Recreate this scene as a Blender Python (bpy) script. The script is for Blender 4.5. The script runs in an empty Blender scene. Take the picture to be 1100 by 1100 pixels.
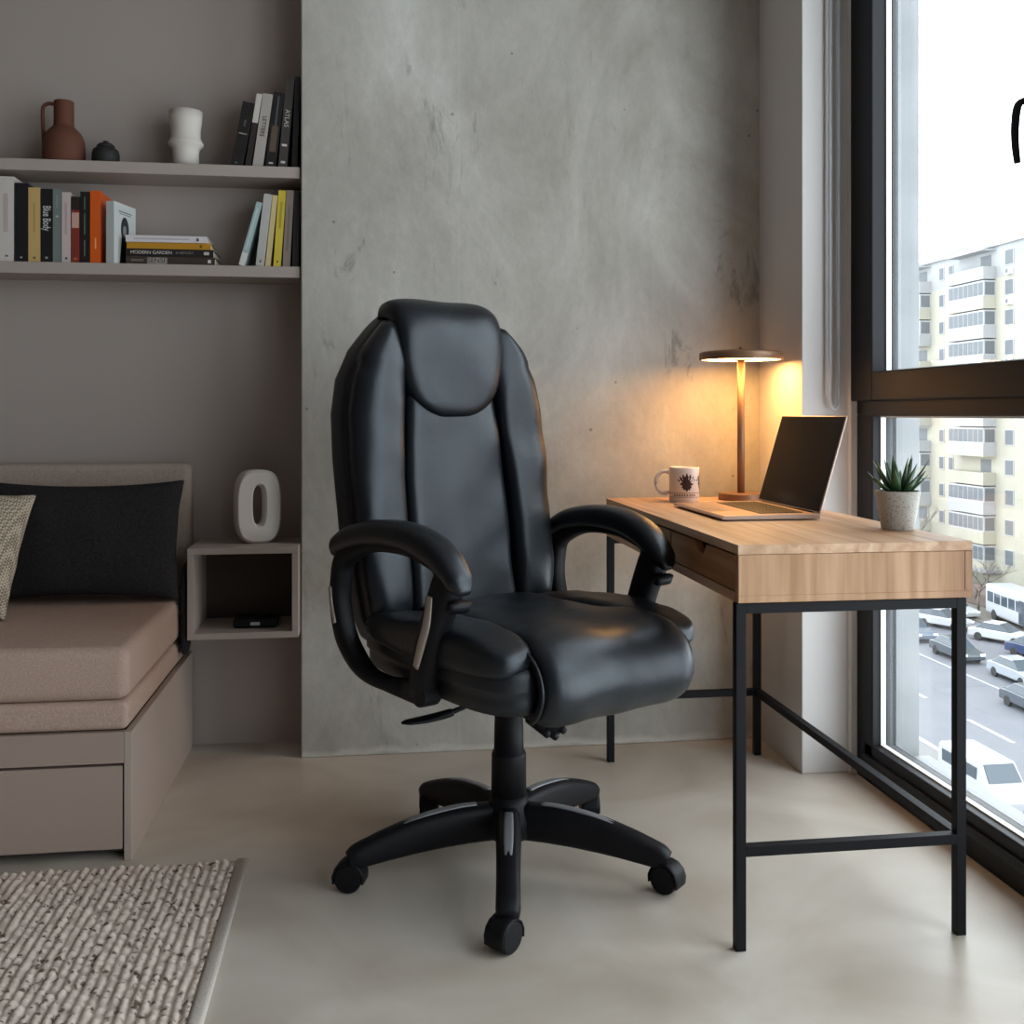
import bpy, bmesh, math, random
from mathutils import Vector, Matrix, noise as mnoise
R = math.radians
rnd = random.Random(7)
sc = bpy.context.scene
col = sc.collection

# ------------------------------------------------------------------ camera, world, exposure
cam_d = bpy.data.cameras.new('camera')
cam_d.sensor_width = 36.0
cam_d.lens = 36.0
cam_d.shift_y = -0.0955
cam_d.clip_end = 600
cam = bpy.data.objects.new('camera', cam_d)
col.objects.link(cam)
cam.location = (0, 0, 1.0)
cam.rotation_euler = (R(90), 0, R(-7.77))
sc.camera = cam

world = bpy.data.worlds.new('overcast_sky')
sc.world = world
world.use_nodes = True
wn = world.node_tree
bg = wn.nodes['Background']
bg.inputs['Color'].default_value = (0.88, 0.94, 1.0, 1)
bg.inputs['Strength'].default_value = 6.0

sc.view_settings.view_transform = 'Standard'
sc.view_settings.look = 'None'
sc.view_settings.gamma = 1.0
sc.view_settings.use_curve_mapping = False
sc.view_settings.exposure = 0.0
try:
    sc.cycles.use_denoising = True
    sc.cycles.max_bounces = 10
    sc.cycles.diffuse_bounces = 7
    sc.cycles.transparent_max_bounces = 12
    sc.cycles.sample_clamp_indirect = 8
except Exception:
    pass

# daylight portal in the window opening (guides sampling of the sky)
pd = bpy.data.lights.new('window_portal', 'AREA')
pd.shape = 'RECTANGLE'; pd.size = 4.5; pd.size_y = 2.35
po = bpy.data.objects.new('window_portal', pd); col.objects.link(po)
po.location = (1.46, 0.45, 1.2); po.rotation_euler = (0, R(90), 0)
pd.size = 2.4; pd.size_y = 4.5
pd.cycles.is_portal = True

# ------------------------------------------------------------------ helpers
def hexc(h):
    h = h.lstrip('#')
    v = [int(h[i:i+2], 16)/255 for i in (0, 2, 4)]
    return tuple((c/12.92 if c <= 0.04045 else ((c+0.055)/1.055)**2.4) for c in v)

def link(o, parent=None):
    col.objects.link(o)
    if parent is not None:
        o.parent = parent
    return o

def tag(o, label=None, cat=None, group=None, kind=None):
    if label: o['label'] = label
    if cat: o['category'] = cat
    if group: o['group'] = group
    if kind: o['kind'] = kind
    return o

def thing(name, label, cat, loc=(0, 0, 0), rot=(0, 0, 0), group=None):
    o = bpy.data.objects.new(name, None)
    o.empty_display_size = 0.1
    o.location = loc; o.rotation_euler = rot
    link(o)
    return tag(o, label, cat, group)

def obj(name, bm, mat, parent=None, smooth=False, bevel=0, seg=2, subsurf=0, loc=None, rot=None):
    bmesh.ops.recalc_face_normals(bm, faces=bm.faces[:])
    me = bpy.data.meshes.new(name)
    bm.to_mesh(me); bm.free()
    if smooth:
        for p in me.polygons: p.use_smooth = True
    mats = mat if isinstance(mat, (list, tuple)) else [mat]
    for m in mats: me.materials.append(m)
    o = bpy.data.objects.new(name, me)
    link(o, parent)
    if loc: o.location = loc
    if rot: o.rotation_euler = rot
    if bevel:
        b = o.modifiers.new('bevel', 'BEVEL'); b.width = bevel; b.segments = seg
        b.limit_method = 'ANGLE'; b.angle_limit = R(40); b.harden_normals = False
    if subsurf:
        s = o.modifiers.new('sub', 'SUBSURF'); s.levels = subsurf; s.render_levels = subsurf
    return o

def struct(name, bm, mat, parent=None, **k):
    o = obj(name, bm, mat, parent, **k)
    if parent is None: o['kind'] = 'structure'
    return o

def B(): return bmesh.new()

def box(bm, x0, x1, y0, y1, z0, z1, mi=0):
    vs = [bm.verts.new(p) for p in ((x0,y0,z0),(x1,y0,z0),(x1,y1,z0),(x0,y1,z0),(x0,y0,z1),(x1,y0,z1),(x1,y1,z1),(x0,y1,z1))]
    for f in ((0,3,2,1),(4,5,6,7),(0,1,5,4),(1,2,6,5),(2,3,7,6),(3,0,4,7)):
        bm.faces.new([vs[i] for i in f]).material_index = mi
    return bm

def bbox(*a): return box(B(), *a)

def quad(bm, pts, mi=0):
    f = bm.faces.new([bm.verts.new(p) for p in pts]); f.material_index = mi
    return bm

def lathe(bm, prof, n=32, c=(0, 0, 0), mi=0):
    """prof: list of (r,z); closes on axis where r == 0"""
    rings = []
    for r, z in prof:
        if r < 1e-6:
            rings.append([bm.verts.new((c[0], c[1], c[2]+z))])
        else:
            rings.append([bm.verts.new((c[0]+r*math.cos(2*math.pi*i/n), c[1]+r*math.sin(2*math.pi*i/n), c[2]+z)) for i in range(n)])
    for a, b in zip(rings, rings[1:]):
        for i in range(n):
            j = (i+1) % n
            if len(a) == 1 and len(b) == 1: continue
            if len(a) == 1: f = bm.faces.new((a[0], b[j], b[i]))
            elif len(b) == 1: f = bm.faces.new((a[i], a[j], b[0]))
            else: f = bm.faces.new((a[i], a[j], b[j], b[i]))
            f.material_index = mi
    return bm

def catmull(pts, per=6):
    P = [Vector(p) for p in pts]
    out = []
    for i in range(len(P)-1):
        p0 = P[i-1] if i else P[0]*2-P[1]
        p1, p2 = P[i], P[i+1]
        p3 = P[i+2] if i+2 < len(P) else P[-1]*2-P[-2]
        for k in range(per):
            t = k/per
            out.append(0.5*((2*p1)+(-p0+p2)*t+(2*p0-5*p1+4*p2-p3)*t*t+(-p0+3*p1-3*p2+p3)*t**3))
    out.append(P[-1])
    return out

def lerp_list(vals, n):
    if not isinstance(vals, (list, tuple)): return [vals]*n
    out = []
    for i in range(n):
        f = i/(n-1)*(len(vals)-1); k = min(int(f), len(vals)-2)
        out.append(vals[k]+(vals[k+1]-vals[k])*(f-k))
    return out

def sweep(bm, pts, w, h, side=None, n=12, p=2.0, closed=False, mi=0):
    """sweep a superellipse (half sizes w across 'side', h across the other) along pts"""
    pts = [Vector(q) for q in pts]
    N = len(pts); W = lerp_list(w, N); H = lerp_list(h, N)
    rings = []
    prev = None
    for i, q in enumerate(pts):
        if closed: t = (pts[(i+1) % N]-pts[i-1]).normalized()
        else: t = (pts[min(i+1, N-1)]-pts[max(i-1, 0)]).normalized()
        if side is not None:
            s = Vector(side); s = (s - t*s.dot(t)).normalized()
        else:
            if prev is None:
                a = Vector((0, 0, 1)) if abs(t.z) < 0.9 else Vector((1, 0, 0))
                s = t.cross(a).normalized()
            else:
                s = (prev - t*prev.dot(t)).normalized()
            prev = s
        u = t.cross(s)
        ring = []
        for k in range(n):
            a = 2*math.pi*k/n
            ca, sa = math.cos(a), math.sin(a)
            ca = math.copysign(abs(ca)**(2/p), ca); sa = math.copysign(abs(sa)**(2/p), sa)
            ring.append(bm.verts.new(q + s*(W[i]*ca) + u*(H[i]*sa)))
        rings.append(ring)
    pairs = list(zip(rings, rings[1:])) + ([(rings[-1], rings[0])] if closed else [])
    for a, b in pairs:
        for k in range(n):
            j = (k+1) % n
            bm.faces.new((a[k], a[j], b[j], b[k])).material_index = mi
    if not closed:
        bm.faces.new(rings[0][::-1]).material_index = mi
        bm.faces.new(rings[-1]).material_index = mi
    return bm

def tube(bm, pts, r, n=10, closed=False, mi=0): return sweep(bm, pts, r, r, None, n, 2.0, closed, mi)

def cyl(bm, a, b, r, n=20, r2=None):
    return sweep(bm, [a, b], [r, r2 if r2 is not None else r], [r, r2 if r2 is not None else r], None, n)

def superbox(bm, c, h, p=5.0, n=10, fn=None):
    """rounded cushion-like box; p high = squarer"""
    vs = {}
    def V(q):
        key = tuple(round(x, 5) for x in q)
        if key not in vs:
            s = (abs(q[0])**p+abs(q[1])**p+abs(q[2])**p)**(1/p)
            v = Vector((q[0]/s, q[1]/s, q[2]/s))
            v = Vector((v.x*h[0], v.y*h[1], v.z*h[2]))
            if fn: v = fn(v)
            vs[key] = bm.verts.new(v+Vector(c))
        return vs[key]
    g = [-1+2*i/n for i in range(n+1)]
    for ax in range(3):
        for s in (-1, 1):
            for i in range(n):
                for j in range(n):
                    quadp = []
                    for (a, b) in ((g[i], g[j]), (g[i+1], g[j]), (g[i+1], g[j+1]), (g[i], g[j+1])):
                        q = [0, 0, 0]; q[ax] = s; q[(ax+1) % 3] = a; q[(ax+2) % 3] = b
                        quadp.append(V(q))
                    try: bm.faces.new(quadp)
                    except ValueError: pass
    return bm

def puff(bm, base, T, nu=16, nv=24, pu=4, pv=4, back=0.35, wr=0.0, seed=0, ex=0.42):
    """closed cushion over base(u,v)->(point, normal), u,v in -1..1"""
    F, K = [], []
    for j in range(nv+1):
        v = -1+2*j/nv; rf, rk = [], []
        for i in range(nu+1):
            u = -1+2*i/nu
            q, nrm = base(u, v)
            t = max(0.0, (1-abs(u)**pu))**ex * max(0.0, (1-abs(v)**pv))**ex
            extra = 0
            if wr:
                extra = wr*mnoise.noise(Vector((q.x*9+seed, q.y*9, q.z*9)))*t
            rim = i in (0, nu) or j in (0, nv)
            a = bm.verts.new(q+nrm*(T*t+extra))
            rf.append(a); rk.append(a if rim else bm.verts.new(q-nrm*(T*back*t)))
        F.append(rf); K.append(rk)
    for j in range(nv):
        for i in range(nu):
            bm.faces.new((F[j][i], F[j][i+1], F[j+1][i+1], F[j+1][i]))
            try: bm.faces.new((K[j][i], K[j+1][i], K[j+1][i+1], K[j][i+1]))
            except ValueError: pass
    bmesh.ops.remove_doubles(bm, verts=bm.verts[:], dist=1e-5)
    return bm

def interp(tab, x):
    if x <= tab[0][0]: return tab[0][1]
    for (a, va), (b, vb) in zip(tab, tab[1:]):
        if x <= b:
            t = (x-a)/(b-a); t = t*t*(3-2*t) if False else t
            return va+(vb-va)*t
    return tab[-1][1]

def text(name, s, size, mat, parent, loc, rot, ext=0.0003, align='CENTER', sx=1.0):
    c = bpy.data.curves.new(name, 'FONT')
    c.body = s; c.size = size; c.extrude = ext; c.align_x = align; c.align_y = 'CENTER'
    tmp = bpy.data.objects.new(name, c); col.objects.link(tmp)
    me = bpy.data.meshes.new_from_object(tmp.evaluated_get(bpy.context.evaluated_depsgraph_get()))
    bpy.data.objects.remove(tmp); bpy.data.curves.remove(c)
    me.materials.clear(); me.materials.append(mat)
    o = bpy.data.objects.new(name, me); link(o, parent)
    o.location = loc; o.rotation_euler = rot; o.scale = (sx, 1, 1)
    return o

# ------------------------------------------------------------------ materials
def M(name, color, rough=0.6, metal=0.0, spec=0.5, bump=None, var=None, emit=None, coat=0, sheen=0):
    m = bpy.data.materials.new(name); m.use_nodes = True
    nt = m.node_tree; p = nt.nodes['Principled BSDF']
    c = hexc(color) if isinstance(color, str) else color
    p.inputs['Base Color'].default_value = (*c, 1)
    p.inputs['Roughness'].default_value = rough
    p.inputs['Metallic'].default_value = metal
    p.inputs['Specular IOR Level'].default_value = spec
    if coat: p.inputs['Coat Weight'].default_value = coat
    if sheen: p.inputs['Sheen Weight'].default_value = sheen
    tc = None
    def coords():
        nonlocal tc
        if tc is None: tc = nt.nodes.new('ShaderNodeTexCoord')
        return tc.outputs['Object']
    if var:   # (second colour, scale, detail, lo, hi)
        n = nt.nodes.new('ShaderNodeTexNoise'); n.inputs['Scale'].default_value = var[1]; n.inputs['Detail'].default_value = var[2]
        nt.links.new(coords(), n.inputs['Vector'])
        r = nt.nodes.new('ShaderNodeValToRGB')
        r.color_ramp.elements[0].position = var[3]; r.color_ramp.elements[0].color = (*c, 1)
        r.color_ramp.elements[1].position = var[4]; c2 = hexc(var[0]) if isinstance(var[0], str) else var[0]
        r.color_ramp.elements[1].color = (*c2, 1)
        nt.links.new(n.outputs['Fac'], r.inputs['Fac']); nt.links.new(r.outputs['Color'], p.inputs['Base Color'])
    if bump:  # (scale, strength, distance, detail)
        n = nt.nodes.new('ShaderNodeTexNoise'); n.inputs['Scale'].default_value = bump[0]; n.inputs['Detail'].default_value = bump[3]
        nt.links.new(coords(), n.inputs['Vector'])
        b = nt.nodes.new('ShaderNodeBump'); b.inputs['Strength'].default_value = bump[1]; b.inputs['Distance'].default_value = bump[2]
        nt.links.new(n.outputs['Fac'], b.inputs['Height']); nt.links.new(b.outputs['Normal'], p.inputs['Normal'])
    if emit:
        p.inputs['Emission Color'].default_value = (*(hexc(emit[0]) if isinstance(emit[0], str) else emit[0]), 1)
        p.inputs['Emission Strength'].default_value = emit[1]
    return m

def mat_concrete():
    m = bpy.data.materials.new('raw_concrete'); m.use_nodes = True
    nt = m.node_tree; p = nt.nodes['Principled BSDF']; L = nt.links.new
    p.inputs['Roughness'].default_value = 0.75; p.inputs['Specular IOR Level'].default_value = 0.3
    tc = nt.nodes.new('ShaderNodeTexCoord')
    mp = nt.nodes.new('ShaderNodeMapping'); mp.inputs['Scale'].default_value = (1.0, 1.0, 0.62); L(tc.outputs['Object'], mp.inputs['Vector'])
    def noise(scale, det, rough=0.55, dist=0.0, vec=None):
        n = nt.nodes.new('ShaderNodeTexNoise')
        n.inputs['Scale'].default_value = scale; n.inputs['Detail'].default_value = det
        n.inputs['Roughness'].default_value = rough; n.inputs['Distortion'].default_value = dist
        L(vec or mp.outputs['Vector'], n.inputs['Vector']); return n.outputs['Fac']
    def ramp(f, stops):
        r = nt.nodes.new('ShaderNodeValToRGB')
        e = r.color_ramp.elements
        while len(e) < len(stops): e.new(0.5)
        for el, (q, c) in zip(e, stops): el.position = q; el.color = (*c, 1)
        L(f, r.inputs['Fac']); return r.outputs['Color']
    def mix(kind, fac, a, b):
        x = nt.nodes.new('ShaderNodeMix'); x.data_type = 'RGBA'; x.blend_type = kind
        if isinstance(fac, (int, float)): x.inputs[0].default_value = fac
        else: L(fac, x.inputs[0])
        for s, v in ((6, a), (7, b)):
            if isinstance(v, tuple): x.inputs[s].default_value = (*v, 1)
            else: L(v, x.inputs[s])
        return x.outputs[2]
    base = ramp(noise(2.1, 9, 0.65, 0.8), [(0.30, hexc('8d897f')), (0.5, hexc('b3afa7')), (0.68, hexc('d6d5d0'))])
    patch = ramp(noise(0.9, 4, 0.5, 1.2), [(0.38, hexc('918d84')), (0.60, hexc('c9c8c3'))])
    c = mix('MIX', 0.45, base, patch)
    fine = ramp(noise(38, 6, 0.7), [(0.3, (0.78,)*3), (0.6, (1.04,)*3)])
    c = mix('MULTIPLY', 0.35, c, fine)
    streak_v = nt.nodes.new('ShaderNodeMapping'); streak_v.inputs['Scale'].default_value = (3.2, 1, 1.1); L(tc.outputs['Object'], streak_v.inputs['Vector'])
    st = ramp(noise(2.6, 9, 0.72, 0.9, streak_v.outputs['Vector']), [(0.585, (0, 0, 0)), (0.66, (1, 1, 1))])
    st2 = ramp(noise(1.3, 3, 0.5), [(0.42, (0, 0, 0)), (0.6, (1, 1, 1))])
    stm = mix('MULTIPLY', 1.0, st, st2)
    bw = nt.nodes.new('ShaderNodeRGBToBW'); L(stm, bw.inputs[0])
    mul = nt.nodes.new('ShaderNodeMath'); mul.operation = 'MULTIPLY'; L(bw.outputs[0], mul.inputs[0]); mul.inputs[1].default_value = 0.55
    c = mix('MIX', mul.outputs[0], c, hexc('6f6b63'))
    # pits
    v = nt.nodes.new('ShaderNodeTexVoronoi'); v.inputs['Scale'].default_value = 9; L(tc.outputs['Object'], v.inputs['Vector'])
    pit = ramp(v.outputs['Distance'], [(0.03, (1, 1, 1)), (0.055, (0, 0, 0))])
    bw2 = nt.nodes.new('ShaderNodeRGBToBW'); L(pit, bw2.inputs[0])
    pm = nt.nodes.new('ShaderNodeMath'); pm.operation = 'MULTIPLY'; L(bw2.outputs[0], pm.inputs[0]); pm.inputs[1].default_value = 0.6
    c = mix('MIX', pm.outputs[0], c, hexc('5d5953'))
    # formwork joint and pale filler near the floor
    sx = nt.nodes.new('ShaderNodeSeparateXYZ'); L(tc.outputs['Object'], sx.inputs[0])
    wob = nt.nodes.new('ShaderNodeMath'); wob.operation = 'MULTIPLY_ADD'; L(noise(5, 5), wob.inputs[0]); wob.inputs[1].default_value = 0.02; L(sx.outputs['X'], wob.inputs[2])
    def band(src, centre, half):
        a = nt.nodes.new('ShaderNodeMath'); a.operation = 'SUBTRACT'; L(src, a.inputs[0]); a.inputs[1].default_value = centre
        b = nt.nodes.new('ShaderNodeMath'); b.operation = 'ABSOLUTE'; L(a.outputs[0], b.inputs[0])
        d = nt.nodes.new('ShaderNodeMapRange'); L(b.outputs[0], d.inputs[0]); d.inputs[1].default_value = 0; d.inputs[2].default_value = half; d.inputs[3].default_value = 1; d.inputs[4].default_value = 0
        return d.outputs[0]
    j = band(wob.outputs[0], 0.265, 0.006)
    jm = nt.nodes.new('ShaderNodeMath'); jm.operation = 'MULTIPLY'; L(j, jm.inputs[0]); jm.inputs[1].default_value = 0.18
    c = mix('MIX', jm.outputs[0], c, hexc('d2cfc8'))
    zb = nt.nodes.new('ShaderNodeMath'); zb.operation = 'MULTIPLY_ADD'; L(noise(9, 5), zb.inputs[0]); zb.inputs[1].default_value = 0.05; L(sx.outputs['Z'], zb.inputs[2])
    k = band(zb.outputs[0], 0.035, 0.018)
    km = nt.nodes.new('ShaderNodeMath'); km.operation = 'MULTIPLY'; L(k, km.inputs[0]); km.inputs[1].default_value = 0.6
    c = mix('MIX', km.outputs[0], c, hexc('d8d5ce'))
    L(c, p.inputs['Base Color'])
    b = nt.nodes.new('ShaderNodeBump'); b.inputs['Strength'].default_value = 0.25; b.inputs['Distance'].default_value = 0.01
    L(noise(14, 8, 0.65), b.inputs['Height']); L(b.outputs['Normal'], p.inputs['Normal'])
    return m

def mat_floor():
    m = bpy.data.materials.new('polished_microcement'); m.use_nodes = True
    nt = m.node_tree; p = nt.nodes['Principled BSDF']; L = nt.links.new
    tc = nt.nodes.new('ShaderNodeTexCoord')
    n1 = nt.nodes.new('ShaderNodeTexNoise'); n1.inputs['Scale'].default_value = 2.2; n1.inputs['Detail'].default_value = 8; n1.inputs['Distortion'].default_value = 0.7
    L(tc.outputs['Object'], n1.inputs['Vector'])
    r = nt.nodes.new('ShaderNodeValToRGB'); e = r.color_ramp.elements
    e[0].position = 0.3; e[0].color = (*hexc('a99e90'), 1); e[1].position = 0.7; e[1].color = (*hexc('cfc8be'), 1)
    L(n1.outputs['Fac'], r.inputs['Fac']); L(r.outputs['Color'], p.inputs['Base Color'])
    n2 = nt.nodes.new('ShaderNodeTexNoise'); n2.inputs['Scale'].default_value = 4; n2.inputs['Detail'].default_value = 5
    L(tc.outputs['Object'], n2.inputs['Vector'])
    mr = nt.nodes.new('ShaderNodeMapRange'); mr.inputs[1].default_value = 0.3; mr.inputs[2].default_value = 0.7; mr.inputs[3].default_value = 0.3; mr.inputs[4].default_value = 0.45
    L(n2.outputs['Fac'], mr.inputs[0]); L(mr.outputs[0], p.inputs['Roughness'])
    p.inputs['Specular IOR Level'].default_value = 0.4
    return m

def mat_wood(name, axis, c1, c2, c3, scale=1.0, rough=0.5):
    """oak with grain running along axis (0,1,2)"""
    m = bpy.data.materials.new(name); m.use_nodes = True
    nt = m.node_tree; p = nt.nodes['Principled BSDF']; L = nt.links.new
    tc = nt.nodes.new('ShaderNodeTexCoord')
    mp = nt.nodes.new('ShaderNodeMapping'); s = [26*scale]*3; s[axis] = 1.4*scale; mp.inputs['Scale'].default_value = s
    L(tc.outputs['Object'], mp.inputs['Vector'])
    n = nt.nodes.new('ShaderNodeTexNoise'); n.inputs['Scale'].default_value = 1.5; n.inputs['Detail'].default_value = 6; n.inputs['Distortion'].default_value = 0.5
    L(mp.outputs['Vector'], n.inputs['Vector'])
    r = nt.nodes.new('ShaderNodeValToRGB'); e = r.color_ramp.elements; e.new(0.5)
    for el, (q, c) in zip(e, ((0.33, c1), (0.52, c2), (0.7, c3))): el.position = q; el.color = (*hexc(c), 1)
    L(n.outputs['Fac'], r.inputs['Fac'])
    mp2 = nt.nodes.new('ShaderNodeMapping'); s2 = [9*scale]*3; s2[axis] = 0.7*scale; mp2.inputs['Scale'].default_value = s2
    L(tc.outputs['Object'], mp2.inputs['Vector'])
    n2 = nt.nodes.new('ShaderNodeTexNoise'); n2.inputs['Scale'].default_value = 1.0; n2.inputs['Detail'].default_value = 2; L(mp2.outputs['Vector'], n2.inputs['Vector'])
    r2 = nt.nodes.new('ShaderNodeValToRGB'); r2.color_ramp.elements[0].position = 0.3; r2.color_ramp.elements[0].color = (0.86, 0.84, 0.82, 1); r2.color_ramp.elements[1].position = 0.65; r2.color_ramp.elements[1].color = (1.04, 1.04, 1.04, 1)
    L(n2.outputs['Fac'], r2.inputs['Fac'])
    x = nt.nodes.new('ShaderNodeMix'); x.data_type = 'RGBA'; x.blend_type = 'MULTIPLY'; x.inputs[0].default_value = 1
    L(r.outputs['Color'], x.inputs[6]); L(r2.outputs['Color'], x.inputs[7]); L(x.outputs[2], p.inputs['Base Color'])
    p.inputs['Roughness'].default_value = rough; p.inputs['Specular IOR Level'].default_value = 0.35
    return m

def mat_fabric(name, c1, c2, scale=260, rough=0.95, bump=0.35):
    m = bpy.data.materials.new(name); m.use_nodes = True
    nt = m.node_tree; p = nt.nodes['Principled BSDF']; L = nt.links.new
    p.inputs['Roughness'].default_value = rough; p.inputs['Specular IOR Level'].default_value = 0.15
    tc = nt.nodes.new('ShaderNodeTexCoord')
    n = nt.nodes.new('ShaderNodeTexNoise'); n.inputs['Scale'].default_value = scale; n.inputs['Detail'].default_value = 3
    L(tc.outputs['Object'], n.inputs['Vector'])
    r = nt.nodes.new('ShaderNodeValToRGB'); r.color_ramp.elements[0].position = 0.35; r.color_ramp.elements[0].color = (*hexc(c1), 1)
    r.color_ramp.elements[1].position = 0.65; r.color_ramp.elements[1].color = (*hexc(c2), 1)
    L(n.outputs['Fac'], r.inputs['Fac']); L(r.outputs['Color'], p.inputs['Base Color'])
    n3 = nt.nodes.new('ShaderNodeTexNoise'); n3.inputs['Scale'].default_value = 7; n3.inputs['Detail'].default_value = 3; L(tc.outputs['Object'], n3.inputs['Vector'])
    ad = nt.nodes.new('ShaderNodeMath'); ad.operation = 'MULTIPLY_ADD'; L(n3.outputs['Fac'], ad.inputs[0]); ad.inputs[1].default_value = 4.0; L(n.outputs['Fac'], ad.inputs[2])
    b = nt.nodes.new('ShaderNodeBump'); b.inputs['Strength'].default_value = bump; b.inputs['Distance'].default_value = 0.003
    L(ad.outputs[0], b.inputs['Height']); L(b.outputs['Normal'], p.inputs['Normal'])
    return m

def mat_glass():
    m = bpy.data.materials.new('clear_glass'); m.use_nodes = True
    nt = m.node_tree; nt.nodes.clear(); L = nt.links.new
    o = nt.nodes.new('ShaderNodeOutputMaterial'); mx = nt.nodes.new('ShaderNodeMixShader')
    t = nt.nodes.new('ShaderNodeBsdfTransparent'); t.inputs[0].default_value = (0.97, 0.985, 0.98, 1)
    g = nt.nodes.new('ShaderNodeBsdfGlossy'); g.inputs['Roughness'].default_value = 0.0
    lw_ = nt.nodes.new('ShaderNodeLayerWeight'); lw_.inputs['Blend'].default_value = 0.5
    pw = nt.nodes.new('ShaderNodeMath'); pw.operation = 'POWER'; L(lw_.outputs['Facing'], pw.inputs[0]); pw.inputs[1].default_value = 4.0
    f = nt.nodes.new('ShaderNodeMath'); f.operation = 'MULTIPLY_ADD'; L(pw.outputs[0], f.inputs[0]); f.inputs[1].default_value = 0.7; f.inputs[2].default_value = 0.03
    L(f.outputs[0], mx.inputs[0]); L(t.outputs[0], mx.inputs[1]); L(g.outputs[0], mx.inputs[2]); L(mx.outputs[0], o.inputs[0])
    return m

def mat_leather():
    m = bpy.data.materials.new('black_leather'); m.use_nodes = True
    nt = m.node_tree; p = nt.nodes['Principled BSDF']; L = nt.links.new
    p.inputs['Base Color'].default_value = (0.005, 0.0062, 0.009, 1)
    p.inputs['Roughness'].default_value = 0.40; p.inputs['Specular IOR Level'].default_value = 0.55
    p.inputs['Specular Tint'].default_value = (0.86, 0.93, 1.0, 1)
    tc = nt.nodes.new('ShaderNodeTexCoord')
    v = nt.nodes.new('ShaderNodeTexVoronoi'); v.inputs['Scale'].default_value = 420; L(tc.outputs['Object'], v.inputs['Vector'])
    n = nt.nodes.new('ShaderNodeTexNoise'); n.inputs['Scale'].default_value = 11; n.inputs['Detail'].default_value = 4; n.inputs['Distortion'].default_value = 1.0; L(tc.outputs['Object'], n.inputs['Vector'])
    b1 = nt.nodes.new('ShaderNodeBump'); b1.inputs['Strength'].default_value = 0.12; b1.inputs['Distance'].default_value = 0.001; L(v.outputs['Distance'], b1.inputs['Height'])
    b2 = nt.nodes.new('ShaderNodeBump'); b2.inputs['Strength'].default_value = 0.14; b2.inputs['Distance'].default_value = 0.012; L(n.outputs['Fac'], b2.inputs['Height']); L(b1.outputs['Normal'], b2.inputs['Normal'])
    L(b2.outputs['Normal'], p.inputs['Normal'])
    return m

m_conc = mat_concrete()
m_floor = mat_floor()
m_wall_dim = M('unseen_wall_tone', '574d47', .9)  # out-of-view walls, toned dark to hold down bounced light
m_wall = M('warm_white_plaster', 'a49a94', 0.85, bump=(60, 0.06, 0.002, 4))
m_pillar = M('pale_plaster', 'd2cfce', 0.8, bump=(60, 0.06, 0.002, 4))
m_white = M('white_paint', 'e6e6e4', 0.6)
m_ceiling = M('ceiling_paint', 'a39a94', 0.9)  # out-of-view ceiling, tone lowered to cut bounced light as well
m_frame = M('anthracite_frame', '1c1d21', 0.5, spec=.22)
m_gasket = M('pale_spacer', 'e8ecef', 0.4)
m_glass = mat_glass()
m_shelf = M('taupe_laminate', 'a79c94', 0.6, bump=(80, 0.03, 0.001, 3))
m_bed = M('greige_laminate', 'a39186', 0.55)
m_bed_edge = M('greige_edge', 'a99a90', 0.55)
m_matt = mat_fabric('beige_mattress_fabric', 'a78f82', 'b79f92')
m_headb = mat_fabric('taupe_headboard_fabric', '9a8a7f', 'aa9a8f')
m_blackf = mat_fabric('black_cushion_fabric', '232223', '312f2f', 200)
m_leather = mat_leather()
m_plastic = M('black_plastic', (0.007, 0.007, 0.009), 0.5, spec=.18, bump=(500, 0.05, 0.0005, 2))
m_plastic2 = M('grey_plastic', '8d9096', 0.4, metal=0.3)
m_silver = M('satin_silver_trim', 'b9b2aa', 0.35, metal=0.6)
m_metal_black = M('black_powder_coat', (0.008, 0.008, 0.010), 0.55, spec=.15)
m_oak_y = mat_wood('oak_along', 1, 'ac8566', 'c09b7b', 'cfb092')
m_oak_z = mat_wood('oak_end_panel', 2, '9c7452', 'b28a67', 'c09b7a')
m_oak_shaded = mat_wood('oak_shaded_front', 1, '96683f', 'a97a50', 'b68a62')  # drawer fronts: same oak, side shade put into a darker tone
m_bronze = M('bronze_metal', '7d5c43', 0.42, metal=0.35)
m_glow = M('lamp_diffuser', 'fff0d8', 0.5, emit=((1.0, 0.50, 0.15), 30))
m_terra = M('terracotta_clay', '5c3424', 0.8, bump=(90, 0.15, 0.002, 4))
m_blackc = M('matt_black_ceramic', '1b1a1a', 0.7)
m_whitec = M('matt_white_ceramic', 'cfc9c2', 0.7, bump=(60, 0.1, 0.002, 3))
m_paper = M('book_pages', 'cfc5b0', 0.9)
m_laptop = M('space_grey_aluminium', 'b09a8e', 0.4, metal=0.7)
m_keys = M('black_keys', '17161a', 0.5)
m_screen = M('dark_screen', (0.010, 0.007, 0.007), 0.2, spec=0.04)
m_mug = M('glazed_white_mug', 'e4dad2', 0.25)
m_mugp = M('brown_print', '3b211b', 0.35)
m_pot = M('speckled_stone', 'b9b6ae', 0.85, var=('8f8b83', 260, 2, 0.56, 0.64))
m_soil = M('dark_soil', '2b2420', 0.95)
m_leaf = M('succulent_green', '31502f', 0.4, var=('557a48', 14, 2, 0.45, 0.8))
m_leaf_edge = M('pale_leaf_edge', 'a9b98a', 0.5)
m_cord = M('blind_chain_white', 'b9bcc0', 0.5)

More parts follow.
